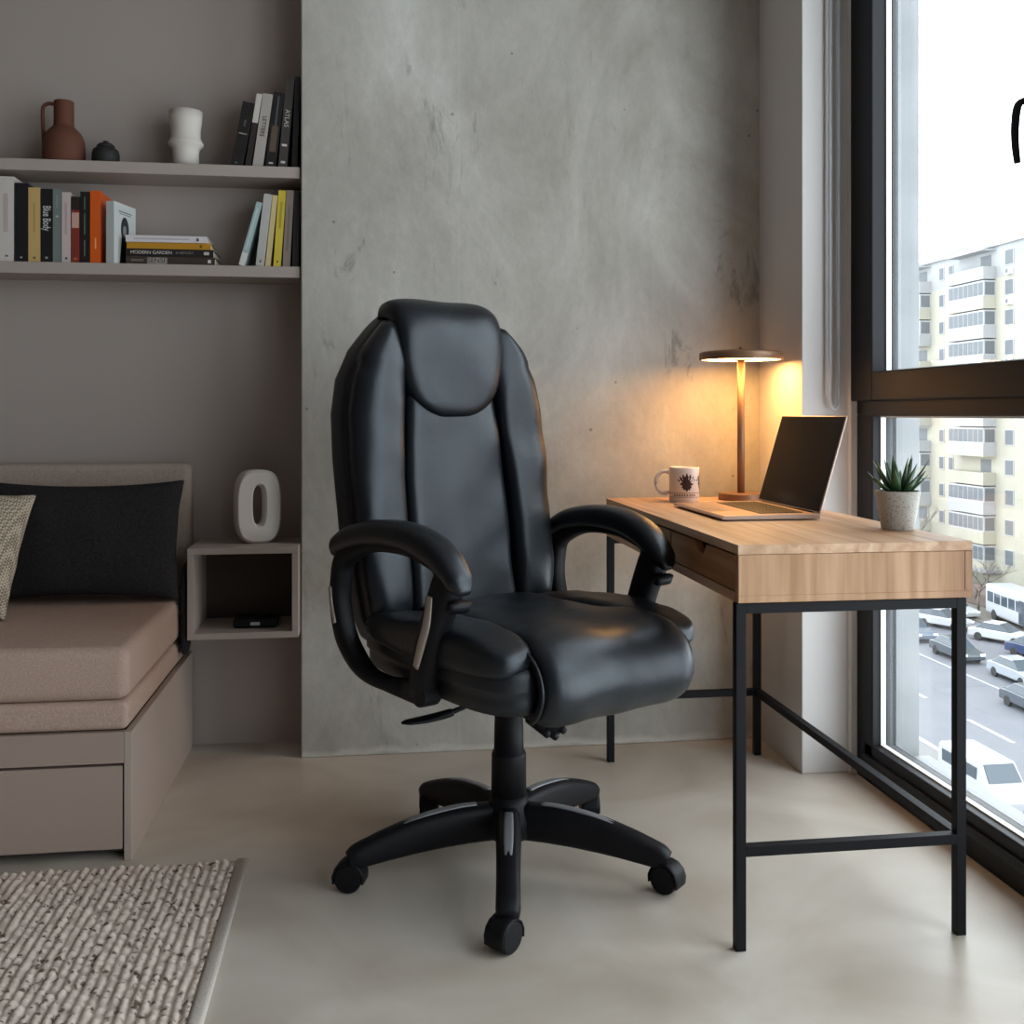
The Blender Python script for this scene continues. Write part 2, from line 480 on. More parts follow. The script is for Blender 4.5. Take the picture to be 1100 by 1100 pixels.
# ------------------------------------------------------------------ room shell
XL, XR, YF, YB, H = -2.3, 1.34, -2.1, 3.2, 2.62
struct('floor', bbox(XL-.1, 1.53, YF-.1, YB+.1, -0.2, 0), m_floor)
struct('ceiling', bbox(XL-.1, 1.53, YF-.1, YB+.1, H, H+.2), m_ceiling)
struct('wall_left', bbox(XL-.1, XL, YF, YB, 0, H), m_wall_dim)
struct('wall_front', bbox(XL-.1, 1.53, YF-.1, YF, 0, H), m_wall_dim)
struct('wall_back', bbox(XL-.1, -0.205, YB, YB+.1, 0, H), m_wall)
struct('wall_concrete', bbox(-0.205, 1.53, 3.03, YB+.1, 0, H), m_conc, bevel=0.004)
# corner pier between the concrete wall and the window
struct('wall_right', bbox(1.183, 1.345, 2.71, 3.03, 0, H), m_pillar, bevel=0.003)
# outer wall beside the window
struct('wall_outside', bbox(1.345, 1.53, 2.71, 3.03, -1.0, H+.4), M('pale_exterior_render', '888a8c', 0.85, var=('7c7f81', 6, 5, 0.45, 0.7)))
struct('trim_1', bbox(1.316, 1.34, 2.690, 2.712, 0.0, 2.5), m_pillar, bevel=0.002)     # narrow strip beside the frame
struct('trim_2', bbox(1.40, 1.56, YF, 2.71, -0.06, 0.035), M('zinc_ledge', '8f9194', .7))   # outer ledge below the window

# window: two glazed bays, upper opening sash over a fixed light
W0, W1 = 1.335, 1.405            # frame depth in x
def window_bay(name, ya, yb, first=False):
    f = B()
    fw = 0.06
    box(f, W0, W1, yb-fw-.045, yb, 0, 1.0)                 # far post beside the lower light
    box(f, W0, W1, yb-fw, yb, 1.0, 2.5)
    box(f, W0, W1, ya, ya+fw, 0, 2.5)
    box(f, W0, W1, ya+fw, yb-fw, 0, 0.105)             # bottom rail
    box(f, W0-.012, W1, ya+fw, yb-fw, 0.055, 0.075)
    box(f, W0-.006, W1, ya+fw, yb-fw, 0.995, 1.04)     # transom
    box(f, W0, W1, ya, yb, 2.44, 2.5)
    root = struct(name, f, m_frame, bevel=0.003)
    s = B()
    sx0 = W0-.018
    box(s, sx0, W1-.01, yb-.135, yb-.005, 1.036, 2.45)
    box(s, sx0, W1-.01, ya+.005, ya+.115, 1.036, 2.45)
    box(s, sx0, W1-.01, ya+.115, yb-.135, 1.036, 1.113)
    box(s, sx0, W1-.01, ya+.115, yb-.135, 2.37, 2.45)
    obj('window_sash', s, m_frame, root, bevel=0.004)
    g = B()      # pale glazing spacers around both panes
    for (y0, y1, z0, z1) in ((ya+.115, yb-.135, 1.113, 2.37), (ya+.06, yb-.105, .105, .995)):
        xa, xb = 1.358, 1.372
        t = .004
        box(g, xa, xb, y1-t, y1, z0, z1); box(g, xa, xb, y0, y0+t, z0, z1)
        box(g, xa, xb, y0+t, y1-t, z0, z0+t); box(g, xa, xb, y0+t, y1-t, z1-t, z1)
    obj('glazing_spacer', g, m_gasket, root)
    p = B()
    box(p, 1.375, 1.379, ya+.112, yb-.132, 1.11, 2.373)
    obj('pane', p, m_glass, root)
    p = B()
    box(p, 1.375, 1.379, ya+.057, yb-.102, .102, .998)
    obj('pane', p, m_glass, root)
    return root
w1 = window_bay('window_1', 1.795, 2.708)
h = B()
box(h, W0-.026, W0-.018, 1.883, 1.907, 1.55, 1.70)
obj('handle_plate', h, m_frame, w1, bevel=0.003)
h = B()
sweep(h, catmull([(W0-.02, 1.895, 1.627), (W0-.038, 1.896, 1.629), (W0-.052, 1.898, 1.618), (W0-.056, 1.901, 1.58), (W0-.054, 1.903, 1.54), (W0-.048, 1.905, 1.505)], 6), [.008, .009, .009, .008, .007], [.006, .007, .0065, .006, .005], (0, 1, 0), 10, 3)
obj('window_handle', h, m_frame, w1, smooth=True)
window_bay('window_2', 0.60, 1.785)
window_bay('window_3', -0.65, 0.59)
window_bay('window_4', -1.9, -0.66)
struct('trim_3', bbox(1.335, 1.53, YF, 2.71, 2.5, H), m_white)
struct('trim_4', bbox(1.335, 1.53, YF, -1.905, 0.036, 2.5), m_white)

# blind chain hanging beside the frame
c = B()
cx, cy = 1.268, 2.69
tube(c, [(cx-.013, cy, 2.55), (cx-.013, cy, 1.05), (cx-.010, cy, 1.022), (cx, cy, 1.012), (cx+.010, cy, 1.022), (cx+.013, cy, 1.05), (cx+.013, cy, 2.55)], .0042, 8)
o = obj('blind_cord', c, m_cord, smooth=True)
tag(o, 'thin white blind cord loop hanging on the pale pier beside the window', 'cord')

# ------------------------------------------------------------------ shelves
for z, lab in ((1.72, 'upper taupe wall shelf holding the jug and white vase'), (1.43, 'lower taupe wall shelf holding the row and stack of books')):
    o = obj('wall_shelf', bbox(XL, -0.209, 3.04, 3.2, z-.033, z), m_shelf, bevel=0.0015)
    tag(o, lab, 'shelf', 'wall shelves in the alcove')
ZU, ZL = 1.72, 1.43

# ------------------------------------------------------------------ books
m_titles = {}
def tmat(c):
    if c not in m_titles: m_titles[c] = M('print_'+c, c, 0.7)
    return m_titles[c]
m_cov = {}
def cmat(c):
    if c not in m_cov: m_cov[c] = M('cover_'+c, c, 0.5)
    return m_cov[c]
def book(label, w, h, d, cover, loc, rot=(0, 0, 0), group=None, marks=(), title=None, pages=True):
    """spine on y=0 facing -y, thickness along x, height along z"""
    b = thing('book', label, 'book', loc, rot, group)
    t = .0022
    cv = B()
    box(cv, 0, t, 0, d, 0, h); box(cv, w-t, w, 0, d, 0, h); box(cv, t, w-t, 0, t, 0, h)
    obj('cover', cv, cmat(cover), b)
    pg = B(); box(pg, t, w-t, t, d-.003, .002, h-.002)
    obj('pages', pg, m_paper, b)
    for (x0, x1, z0, z1, c) in marks:     # printed bands and small emblems on the spine
        k = B(); box(k, x0*w, x1*w, -.0006, .0004, z0*h, z1*h)
        obj('spine_print', k, tmat(c), b)
    if title:
        s, size, c, zc = title[:4]
        text('spine_title', s, size, tmat(c), b, (w*.5, -.0008, h*zc), (R(90), R(90), 0), sx=(title[4] if len(title) > 4 else 1.0))
    return b
G1 = 'upright books at the left end of the lower shelf'
yb = 3.055
def row(label, x0, x1, h, c, **k): return book(label, x1-x0, h, .135, c, (x0, yb, ZL), group=G1, **k)
row('dark maroon book cut off at the far left of the lower shelf row', -1.075, -1.044, .225, '2a1715')
row('tall thick off-white book heading the lower shelf row', -1.041, -1.003, .241, 'c9c3bd', marks=((.25, .6, .35, .8, 'b9a8a4'), (.4, .6, .06, .08, '5a5550')))
row('thick black book between the off-white and tan books', -1.000, -.966, .224, '141418', marks=((.42, .58, .05, .07, 'b0aaa0'),))
row('tan yellow book beside the thick black book', -.964, -.932, .212, 'c3a468', marks=((.4, .6, .05, .075, '5c4a26'), (.45, .55, .4, .8, 'a98a4c')))
row('black book with bold white lettering down its spine', -.931, -.899, .209, '121213', title=('Blue Body', .030, 'c9c9c6', .60, .58), marks=((.4, .6, .05, .08, '9a9a96'),))
row('grey-green book right of the white-lettered black book', -.898, -.876, .209, '6e7a76', marks=((.35, .65, .62, .64, 'b9beba'), (.4, .6, .75, .92, '828c88')))
row('pale pinkish white book between grey-green and red books', -.874, -.850, .201, 'c2b3b0', marks=((.38, .62, .05, .08, '3a3532'), (.35, .6, .4, .85, 'b09c9c')))
row('red and black banded book with a pale title patch', -.848, -.826, .189, '7c2c20', marks=((0, 1, .80, 1.0, '1d1110'), (.06, .94, .53, .76, 'c09a8c'), (.3, .7, .05, .08, 'b5634a')))
row('black book with a thin green line beside the orange one', -.824, -.799, .204, '17100f', marks=((.42, .55, .75, .93, '4d6a5c'), (.42, .55, .4, .7, '4d6a5c'), (.42, .55, .1, .32, '59665e')))
row('bright orange book on the lower shelf', -.797, -.769, .208, 'cf560f', marks=((.45, .6, .2, .35, 'f0a060'),))
b = book('white paperback turned to show its dark cover figure', .024, .178, .118, 'c3c8c6', (-.752, 3.05, ZL), (0, 0, R(-17)), G1)
k = B()
cx0 = .0243
def ellip(bm, cy, cz, ry, rz, x):
    vs = [bm.verts.new((x, cy+ry*math.cos(a*math.pi/12), cz+rz*math.sin(a*math.pi/12))) for a in range(24)]
    f = bm.faces.new(vs); bmesh.ops.extrude_face_region(bm, geom=[f])
    return bm
ellip(k, .058, .105, .021, .036, cx0)
quad(k, [(cx0, .030, 0.004), (cx0, .088, .004), (cx0, .076, .075), (cx0, .042, .085)])
bmesh.ops.solidify(k, geom=k.faces[:], thickness=.0004)
obj('cover_picture', k, tmat('26292b'), b)
k = B(); ellip(k, .056, .100, .009, .016, cx0+.0007); bmesh.ops.solidify(k, geom=k.faces[:], thickness=.0003)
obj('cover_picture', k, tmat('7d8483'), b)
k = B(); box(k, cx0, cx0+.0004, .025, .095, .153, .156); box(k, cx0, cx0+.0004, .03, .09, .147, .149)
obj('cover_title', k, tmat('5e6664'), b)
# stack lying flat
G2 = 'books stacked flat on the lower shelf'
zt = ZL
for (label, th, x1, x0, c, extra) in (
        ('dark brown book at the bottom of the flat stack', .0235, -.452, -.70, '3a2f2a', 'a'),
        ('black book with white spine text, second from stack bottom', .0215, -.456, -.70, '191314', 'b'),
        ('ochre yellow book lying under the white one', .0185, -.464, -.698, 'b98620', 'c'),
        ('thin white book on top of the flat stack', .019, -.474, -.70, 'd4cfd2', 'd')):
    h_ = x1-x0
    b = book(label, th, h_, .130, c, (x0, yb+rnd.uniform(0, .006), zt+th), (0, R(90), 0), G2)
    if extra == 'a':
        k = B(); box(k, .12*th, .88*th, -.0006, .0004, h_*.24, h_*.46); obj('spine_print', k, tmat('a8a29b'), b)
        text('spine_title', 'SENSE', .02, tmat('3a2f2a'), b, (th*.5, -.0012, h_*.35), (R(90), R(-90), 0))
        k = B(); box(k, .35*th, .6*th, -.0006, .0004, h_*.06, h_*.20); obj('spine_print', k, tmat('6e645c'), b)
        k = B(); box(k, .3*th, .7*th, -.0006, .0004, h_*.92, h_*.955); obj('spine_print', k, tmat('c9c4bd'), b)
    if extra == 'b':
        text('spine_title', 'MODERN GARDEN', .0135, tmat('c9c5c0'), b, (th*.5, -.0008, h_*.29), (R(90), R(-90), 0))
        text('spine_title', 'A HISTORY', .010, tmat('8a8580'), b, (th*.5, -.0008, h_*.67), (R(90), R(-90), 0))
        k = B(); box(k, .3*th, .7*th, -.0006, .0004, h_*.89, h_*.95); obj('spine_print', k, tmat('bdb8b2'), b)
    if extra == 'c':
        k = B(); box(k, .3*th, .7*th, -.0006, .0004, h_*.87, h_*.895); obj('spine_print', k, tmat('5b3f10'), b)
    if extra == 'd':
        k = B(); box(k, .4*th, .6*th, -.0006, .0004, h_*.1, h_*.78); obj('spine_print', k, tmat('b7aeb4'), b)
        k = B(); box(k, .3*th, .75*th, -.0006, .0004, h_*.87, h_*.9); obj('spine_print', k, tmat('4a3a52'), b)
    zt += th+.0004
# right end of the lower shelf
G3 = 'upright books at the right end of the lower shelf'
def lean_group(xr, z, g, items):
    """books leaning to the right, listed left to right; xr is the wall they lean on"""
    edge, h0 = None, None
    for (label, w, h, c, ang, kw) in reversed(items):
        a = R(ang)
        if edge is None: rb = xr-.001-h*math.sin(a)/1.0
        else: rb = edge-min(h*math.cos(a), h0)*(math.tan(a)-math.tan(a0))-.0012
        x = rb-w*math.cos(a)
        book(label, w, h, .13, c, (x, yb, z+w*math.sin(a)+.0004), (0, a, 0), g, **kw)
        a0 = a; edge = rb-w/math.cos(a); h0 = h*math.cos(a)
G3 = 'upright books at the right end of the lower shelf'
lean_group(-.207, ZL, G3, [
    ('pale blue book leaning at the free end of the yellow books', .017, .192, '9fb4b6', 15.5, dict(marks=((0, 1, 0, .2, 'cfcfca'), (.3, .6, .25, .9, 'bccac9')))),
    ('pale grey book leaning against the yellow books', .024, .212, 'b4b2ae', 6.5, dict(marks=((.4, .6, .05, .08, '55534f'),))),
    ('thin cream book between grey and bright yellow ones', .0145, .209, 'c9b884', 6, dict()),
    ('bright yellow book near the concrete wall on the lower shelf', .0215, .223, 'cdb83e', 4, dict(marks=((.4, .6, .05, .08, '5e5420'), (.35, .65, .5, .85, 'a8952e')))),
    ('taupe brown book beside the bright yellow one', .021, .224, '8f8178', 3, dict(marks=((.4, .6, .2, .8, '7a6d65'),))),
    ('dark book squeezed against the concrete on the lower shelf', .018, .222, '1e1a19', 1.5, dict()),
])
G4 = 'upright books at the right end of the upper shelf'
lean_group(-.207, ZU, G4, [
    ('short black book leaning at the left of the upper shelf books', .034, .187, '171315', 10.5, dict(marks=((.15, .85, .49, .51, '8a8580'), (.4, .6, .62, .72, '4a4444'), (.3, .5, .03, .045, '77726c')))),
    ('thin half white, half dark book on the upper shelf', .016, .214, '2b1e1e', 9, dict(marks=((0, 1, .6, 1, 'c3bdb7'),))),
    ('pale grey book with dark lettering on the upper shelf', .029, .214, 'a8a19b', 8, dict(title=('LETTERS', .016, '3c3836', .55))),
    ('black and brown book in the middle of the upper shelf group', .030, .219, '161213', 6.5, dict(marks=((.2, .8, .2, .55, '57493c'), (.45, .6, .55, .95, '4d5458'), (.3, .7, .04, .06, 'c2bdb5')))),
    ('tall dark grey book with white spots on the upper shelf', .0245, .262, '3f3b38', 5, dict(title=('ATLAS', .018, 'c9c5be', .55), marks=((.2, .8, .235, .26, 'd5d1ca'), (.25, .75, .045, .07, 'c5c0b8')))),
    ('tallest black book, against the concrete on the upper shelf', .0155, .268, '120f10', 2.2, dict()),
])

# ------------------------------------------------------------------ ceramics on the upper shelf
t = thing('jug', 'terracotta jug with a loop handle on the upper shelf', 'jug', (-.881, 3.10, ZU))
k = B(); lathe(k, [(0, 0), (.055, 0), (.058, .004), (.058, .05), (.056, .068), (.048, .088), (.036, .101), (.029, .108), (.0275, .12), (.0275, .178), (.0265, .181), (.023, .179), (.023, .11), (0, .10)], 40)
obj('body', k, m_terra, t, smooth=True)
k = B(); sweep(k, catmull([(-.025, 0, .172), (-.040, 0, .174), (-.055, 0, .166), (-.058, 0, .145), (-.057, 0, .1), (-.055, 0, .06)], 6), .0055, .005, (0, 1, 0), 10, 2.5)
obj('handle', k, m_terra, t, smooth=True)
t = thing('pot', 'small black lidded ceramic pot beside the terracotta jug', 'pot', (-.763, 3.09, ZU))
k = B(); lathe(k, [(0, 0), (.036, 0), (.038, .003), (.038, .030), (.035, .042), (.026, .049), (0, .049)], 32); obj('body', k, m_blackc, t, smooth=True)
k = B(); lathe(k, [(0, .0492), (.024, .0492), (.025, .054), (.018, .061), (.007, .063), (.008, .068), (0, .07)], 24); obj('lid', k, m_blackc, t, smooth=True)
k = B(); lathe(k, [(0, 0), (.037, 0), (.037, .045), (.040, .056), (.050, .066), (.051, .071), (.046, .079), (.042, .088), (.042, .11), (.046, .135), (.0475, .165), (.045, .165), (.041, .12), (.036, .09), (0, .085)], 40)
o = obj('vase', k, m_whitec, smooth=True, loc=(-.541, 3.10, ZU)); tag(o, 'white ceramic vase with a ridged waist on the upper shelf', 'vase')

# ------------------------------------------------------------------ floating cube shelf with ring vase and router
t = thing('cube_shelf', 'open greige cube shelf mounted between the daybed and concrete wall', 'shelf', (0, 0, 0))
x0, x1, y0, z0, z1 = -.514, -.208, 2.965, .366, .623
k = B(); th = .018
box(k, x0, x1, y0, YB, z1-th, z1); box(k, x0, x1, y0, YB, z0, z0+th); box(k, x0, x0+th, y0, YB, z0+th, z1-th); box(k, x1-th, x1, y0, YB, z0+th, z1-th)
t_o = obj('cabinet_frame', k, m_shelf, t, bevel=0.0012)
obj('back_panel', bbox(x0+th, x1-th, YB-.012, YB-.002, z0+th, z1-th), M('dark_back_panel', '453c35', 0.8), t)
t = thing('router', 'small black box with a silver tag inside the cube shelf', 'router', (-.335, 3.06, z0+th+.0005))
obj('body', bbox(-.062, .062, -.04, .05, .0, .026), m_plastic, t, bevel=.006)
obj('tag', bbox(-.012, .014, -.0415, -.0395, .008, .017), M('silver_tag', 'b9b9b4', .4), t)
# ring vase: thick faceted loop
def ring_vase():
    bm = B()
    D = .032
    outer = []; inner = []
    for i in range(48):
        a = 2*math.pi*i/48
        ca, sa = math.cos(a), math.sin(a)
        p = 3.2
        s = (abs(ca)**p+abs(sa)**p)**(-1/p)
        outer.append((.065*s*ca, .108+.107*s*sa))
        p2 = 2.8; s2 = (abs(ca)**p2+abs(sa)**p2)**(-1/p2)
        inner.append((.018*s2*ca, .112+.058*s2*sa))
    mid = []
    rings = []
    for yy, k_out, k_in in ((-D, .93, 1.25), (-D*.75, 1.0, 1.0), (D*.75, 1.0, 1.0), (D, .93, 1.25)):
        ro = [bm.verts.new((x*k_out, yy, .108+(z-.108)*k_out)) for x, z in outer]
        ri = [bm.verts.new((x*k_in, yy, .112+(z-.112)*min(k_in, 1.1))) for x, z in inner]
        rings.append((ro, ri))
    n = 48
    for (a, ai), (b_, bi) in zip(rings, rings[1:]):
        for i in range(n):
            j = (i+1) % n
            bm.faces.new((a[i], a[j], b_[j], b_[i])); bm.faces.new((ai[i], bi[i], bi[j], ai[j]))
    for (ro, ri) in (rings[0], rings[-1]):
        for i in range(n):
            j = (i+1) % n
            bm.faces.new((ro[i], ri[i], ri[j], ro[j]))
    zmin = min(v.co.z for v in bm.verts)
    for v in bm.verts: v.co.z -= zmin
    return bm
o = obj('ring_vase', ring_vase(), m_whitec, smooth=True, bevel=0, loc=(-.335, 3.085, z1), rot=(0, 0, R(18)))
s = o.modifiers.new('es', 'EDGE_SPLIT'); s.split_angle = R(40)
tag(o, 'white ring-shaped vase with a tall slot standing on the cube shelf', 'vase')

# ------------------------------------------------------------------ daybed
t = thing('daybed', 'greige storage daybed with a drawer and padded headboard', 'bed', (-1.3, 2.8, 0))
def L_(o): o.location = (1.3, -2.8, 0); return o
bx0, bx1, by0, by1 = -2.28, -.535, 2.39, 3.13
k = B()
box(k, bx0, bx1-.016, by0+.02, by1, .015, .27)
L_(obj('carcass', k, M('dark_carcass', '3a322e', .8), t))
L_(obj('side_panel', bbox(bx1-.016, bx1, by0, by1+.05, 0, .288), m_bed_edge, t, bevel=.001))
L_(obj('top_rail', bbox(bx0, bx1-.0165, by0, by0+.02, .2185, .288), m_bed, t, bevel=.001))
L_(obj('drawer', bbox(-1.42, bx1-.020, by0+.001, by0+.02, .026, .2120), m_bed, t, bevel=.001))
L_(obj('drawer', bbox(bx0, -1.425, by0+.001, by0+.02, .026, .2120), m_bed, t, bevel=.001))
k = bbox(-2.28, -.532, 3.117, 3.193, .30, .855)
L_(obj('headboard', k, m_headb, t, smooth=True, bevel=.022, seg=4))
# mattress: two fabric layers meeting in a seam
t = thing('mattress', 'beige two-layer mattress lying on the daybed', 'mattress', (-1.3, 2.75, .29))
def soften(v):
    return v + Vector((0, 0, .004*mnoise.noise(Vector((v.x*5, v.y*5, 1))) if v.z > 0 else 0))
k = bbox(-.978, .756, -.356, .356, 0, .066); obj('lower_layer', k, m_matt, t, smooth=True, bevel=.016, seg=4)
k = bbox(-.980, .758, -.358, .358, .066, .187); obj('upper_layer', k, m_matt, t, smooth=True, bevel=.026, seg=5)

# cushions
def cushion(w, h, d, n=22, seed=0, pinch=.12):
    bm = B()
    def base(u, v):
        # pillow outline pinched between the corners
        x = u*w/2*(1-pinch*.5*(1-v*v)*abs(u)**3); z = v*h/2*(1-pinch*(1-u*u)*abs(v)**3)
        x += .004*mnoise.noise(Vector((v*3, seed, 0)))
        return Vector((x, 0, z)), Vector((0, -1, 0))
    puff(bm, base, d/2, n, n, 2.2, 2.2, back=1.0, wr=.012, seed=seed, ex=.5)
    return bm
o = obj('cushion', cushion(.565, .350, .15, seed=3), m_blackf, smooth=True, loc=(-.805, 3.0, .648), rot=(R(-12), 0, R(-2)), subsurf=1)
tag(o, 'large black cushion leaning on the daybed headboard', 'cushion')
def mat_weave():
    m = mat_fabric('woven_beige', 'a89a86', 'c6b9a5', 220)
    nt = m.node_tree; p = nt.nodes['Principled BSDF']; L = nt.links.new
    tc = nt.nodes.new('ShaderNodeTexCoord')
    ck = nt.nodes.new('ShaderNodeTexChecker'); ck.inputs['Scale'].default_value = 170
    mp = nt.nodes.new('ShaderNodeMapping'); mp.inputs['Rotation'].default_value = (0, R(38), 0); L(tc.outputs['Object'], mp.inputs['Vector']); L(mp.outputs['Vector'], ck.inputs['Vector'])
    ck.inputs['Color1'].default_value = (*hexc('bfb29e'), 1); ck.inputs['Color2'].default_value = (*hexc('7e7264'), 1)
    L(ck.outputs['Color'], p.inputs['Base Color'])
    return m
o = obj('cushion', cushion(.37, .345, .13, seed=8), mat_weave(), smooth=True, loc=(-1.075, 2.80, .652), rot=(R(-20), R(6), R(-4)), subsurf=1)
tag(o, 'beige woven cushion in front of the black one on the daybed', 'cushion')
# dark shaggy throw stuffed between the bed and the cube shelf
t = thing('throw_blanket', 'black shaggy throw stuffed between the mattress and the cube shelf', 'blanket', (-.527, 3.03, .3))
def thr(v):
    q = v.copy(); q.x += .002*mnoise.noise(Vector((v.z*18, v.y*20, 2))); q.y += .012*mnoise.noise(Vector((v.z*16, 4, v.x*30)))
    return q
k = B(); superbox(k, (-.001, 0.0, .145), (.0105, .055, .130), 3.2, 14, thr); obj('cloth', k, m_blackf, t, smooth=True)
k = B()
for i in range(46):
    y = -.055+.0024*i; z = .03+.22*rnd.random(); x = -.006
    a = rnd.uniform(-.7, .2)
    L0 = rnd.uniform(.004, .009)
    tube(k, [(x, y, z), (x-L0*.55, y-.008, z+L0*a*.5), (x-L0, y-.014, z+L0*a-.006)], [.0022, .0015, .0006], 5)
fr = obj('fringe', k, m_blackf, t, smooth=True); fr['kind'] = 'stuff'

# ------------------------------------------------------------------ rug: looped rows, real relief
def build_rug():
    rx0, rx1, ry0, ry1 = -1.75, -.300, .95, 2.336
    nx, ny = 520, 300
    verts, faces = [], []
    rw = .0185
    for j in range(ny+1):
        y = ry0+(ry1-ry0)*j/ny
        for i in range(nx+1):
            x = rx0+(rx1-rx0)*i/nx
            xx = x+.004*mnoise.noise(Vector((x*8, y*10, 0)))
            rr = xx/rw; k = math.floor(rr); fx = rr-k
            off = (math.sin(k*12.9898)*43758.5453) % 1.0
            ln = .012+.006*((math.sin(k*78.233)*1254.54) % 1.0)
            ll = (y+.006*mnoise.noise(Vector((x*20, y*20, 5))))/ln+off; kk = math.floor(ll); fy = ll-kk
            amp = .65+.6*((math.sin(k*3.17+kk*7.31)*9431.7) % 1.0)
            if amp < .75: amp = .45
            hgt = .0085*amp*(max(0, math.sin(math.pi*fx))**.6)*(.30+.70*max(0, math.sin(math.pi*fy))**.5)
            verts.append((x, y, .004+hgt))
    for j in range(ny):
        for i in range(nx):
            a = j*(nx+1)+i
            faces.append((a, a+1, a+nx+2, a+nx+1))
    me = bpy.data.meshes.new('pile'); me.from_pydata(verts, [], faces)
    for p in me.polygons: p.use_smooth = True
    return me
m_rug = M('rug_wool', 'cdbfb4', .95, spec=.1, var=('6a5a50', 75, 3, .57, .66), bump=(300, .5, .002, 3))
t = thing('rug', 'chunky looped beige and brown wool rug on the floor', 'rug', (0, 0, 0))
me = build_rug(); me.materials.append(m_rug)
o = bpy.data.objects.new('pile', me); link(o, t)
k = B(); box(k, -1.75, -.298, .95, 2.336, 0.0005, .0045); obj('backing', k, M('rug_backing', '9c9288', .95), t)
k = B(); sweep(k, [(-.286, .95, .0065), (-.286, 2.34, .0065)], .014, .006, (1, 0, 0), 10, 3); obj('edge_binding', k, mat_fabric('rug_binding', 'bdb5ac', 'cfc8bf'), t, smooth=True)

# ------------------------------------------------------------------ desk
DX0, DX1, DY0, DY1, DZ = .672, 1.140, 1.825, 2.905, .757
t = thing('desk', 'oak desk with drawers on a black steel frame', 'desk', (.9, 2.36, 0))
def D(o): o.location = (-.9, -2.36, 0); return o
zb = DZ-.108
D(obj('desktop', bbox(DX0, DX1, DY0, DY1, DZ-.018, DZ), m_oak_y, t, bevel=.0012))
k = B(); box(k, DX0, DX1, DY0, DY0+.016, zb, DZ-.0185)
D(obj('end_panel', k, m_oak_z, t, bevel=.001))
k = B()
g = .002                               # applied border frame round the end panel
box(k, DX0+.001, DX0+.016, DY0-.0012, DY0+.002, zb+.014, DZ-.019); box(k, DX1-.016, DX1-.001, DY0-.0012, DY0+.002, zb+.014, DZ-.019)
box(k, DX0+.001, DX1-.001, DY0-.0012, DY0+.002, zb+.001, zb+.0135)
D(obj('end_border', k, m_oak_z, t, bevel=.0005))
D(obj('end_panel', bbox(DX0, DX1, DY1-.016, DY1, zb, DZ-.0185), m_oak_z, t))
D(obj('rear_panel', bbox(DX1-.016, DX1, DY0+.0165, DY1-.0165, zb, DZ-.0185), m_oak_y, t))
D(obj('bottom_panel', bbox(DX0, DX1-.0165, DY0+.0165, DY1-.0165, zb, zb+.018), m_oak_y, t))
def drawer_front(ya, yb_, notch):
    bm = B()
    z0, z1 = zb+.021, DZ-.022
    xa, xb = DX0+.001, DX0+.018
    cols = [(ya, z1), (notch-.038, z1), (notch-.022, z1-.021), (notch+.022, z1-.021), (notch+.038, z1), (yb_, z1)]
    V = [[bm.verts.new((x, y, z)) for x, z in ((xa, z0), (xa, zt2), (xb, zt2), (xb, z0))] for y, zt2 in cols]
    for a, b in zip(V, V[1:]):
        for q in range(4): bm.faces.new((a[q], a[(q+1) % 4], b[(q+1) % 4], b[q]))
    bm.faces.new(V[0]); bm.faces.new(V[-1][::-1])
    return bm
D(obj('drawer', drawer_front(DY0+.019, 2.255, 2.048), m_oak_shaded, t))
D(obj('drawer', drawer_front(2.262, DY1-.019, 2.58), m_oak_shaded, t))
D(obj('drawer_box', bbox(DX0+.03, DX1-.03, DY0+.03, DY1-.03, zb+.02, DZ-.045), M('dark_drawer_box', '2f2117', .8), t))
lw = .0098
legs = [(.684, 1.839), (1.124, 1.839), (.684, 2.885), (1.124, 2.885)]
for (lx, ly) in legs:
    D(obj('leg', bbox(lx-lw-.004, lx+lw-.004, ly-lw, ly+lw, 0, zb-.001), m_metal_black, t, bevel=.001))
rails = ((.684, 1.124, 1.839, 1.839, zb-.011), (.684, 1.124, 2.885, 2.885, zb-.011), (1.124, 1.124, 1.839, 2.885, zb-.011),
         (.684, 1.124, 1.839, 1.839, .185), (.684, 1.124, 2.885, 2.885, .185), (1.124, 1.124, 1.839, 2.885, .185))
for (xa, xb, ya, yb2, z) in rails:
    if xa == xb: k = bbox(xa-.014, xa+.006, ya+lw, yb2-lw, z-.0095, z+.0095)
    else: k = bbox(xa+lw-.004, xb-lw-.004, ya-.010, ya+.010, z-.0095, z+.0095)
    D(obj('rail' if z > .3 else 'stretcher', k, m_metal_black, t, bevel=.0008))

# ------------------------------------------------------------------ laptop
lx0, lx1, ly0, ly1 = .784, 1.020, 2.236, 2.607
t = thing('laptop', 'open slim laptop with a dark screen standing on the desk', 'laptop', (lx0, ly0, DZ+.0005))
LW, LL = lx1-lx0, ly1-ly0
k = B()
vs = [(0, .004), (0, .007), (.006, .011), (LW, .0135), (LW, .002), (.012, .002)]
a = [k.verts.new((x, 0, z)) for x, z in vs]; b_ = [k.verts.new((x, LL, z)) for x, z in vs]
for i in range(6): k.faces.new((a[i], a[(i+1) % 6], b_[(i+1) % 6], b_[i]))
k.faces.new(a); k.faces.new(b_[::-1])
base_o = obj('base', k, m_laptop, t, bevel=.0012)
k = B()
def topz(x): return .011+(x-.006)/(LW-.006)*.0025+.0002
box(k, .105, LW-.022, .035, LL-.035, .0105, topz(LW-.05)+.0001)
obj('keyboard', k, m_keys, base_o)
k = B()
for r_ in range(6):
    for c_ in range(14):
        yy = .038+c_*(LL-.076)/14; xx = .109+r_*.0172
        hz = topz(xx)
        box(k, xx, xx+.0145, yy, yy+(LL-.076)/14-.003, hz, hz+.0014)
obj('keys', k, m_keys, base_o)
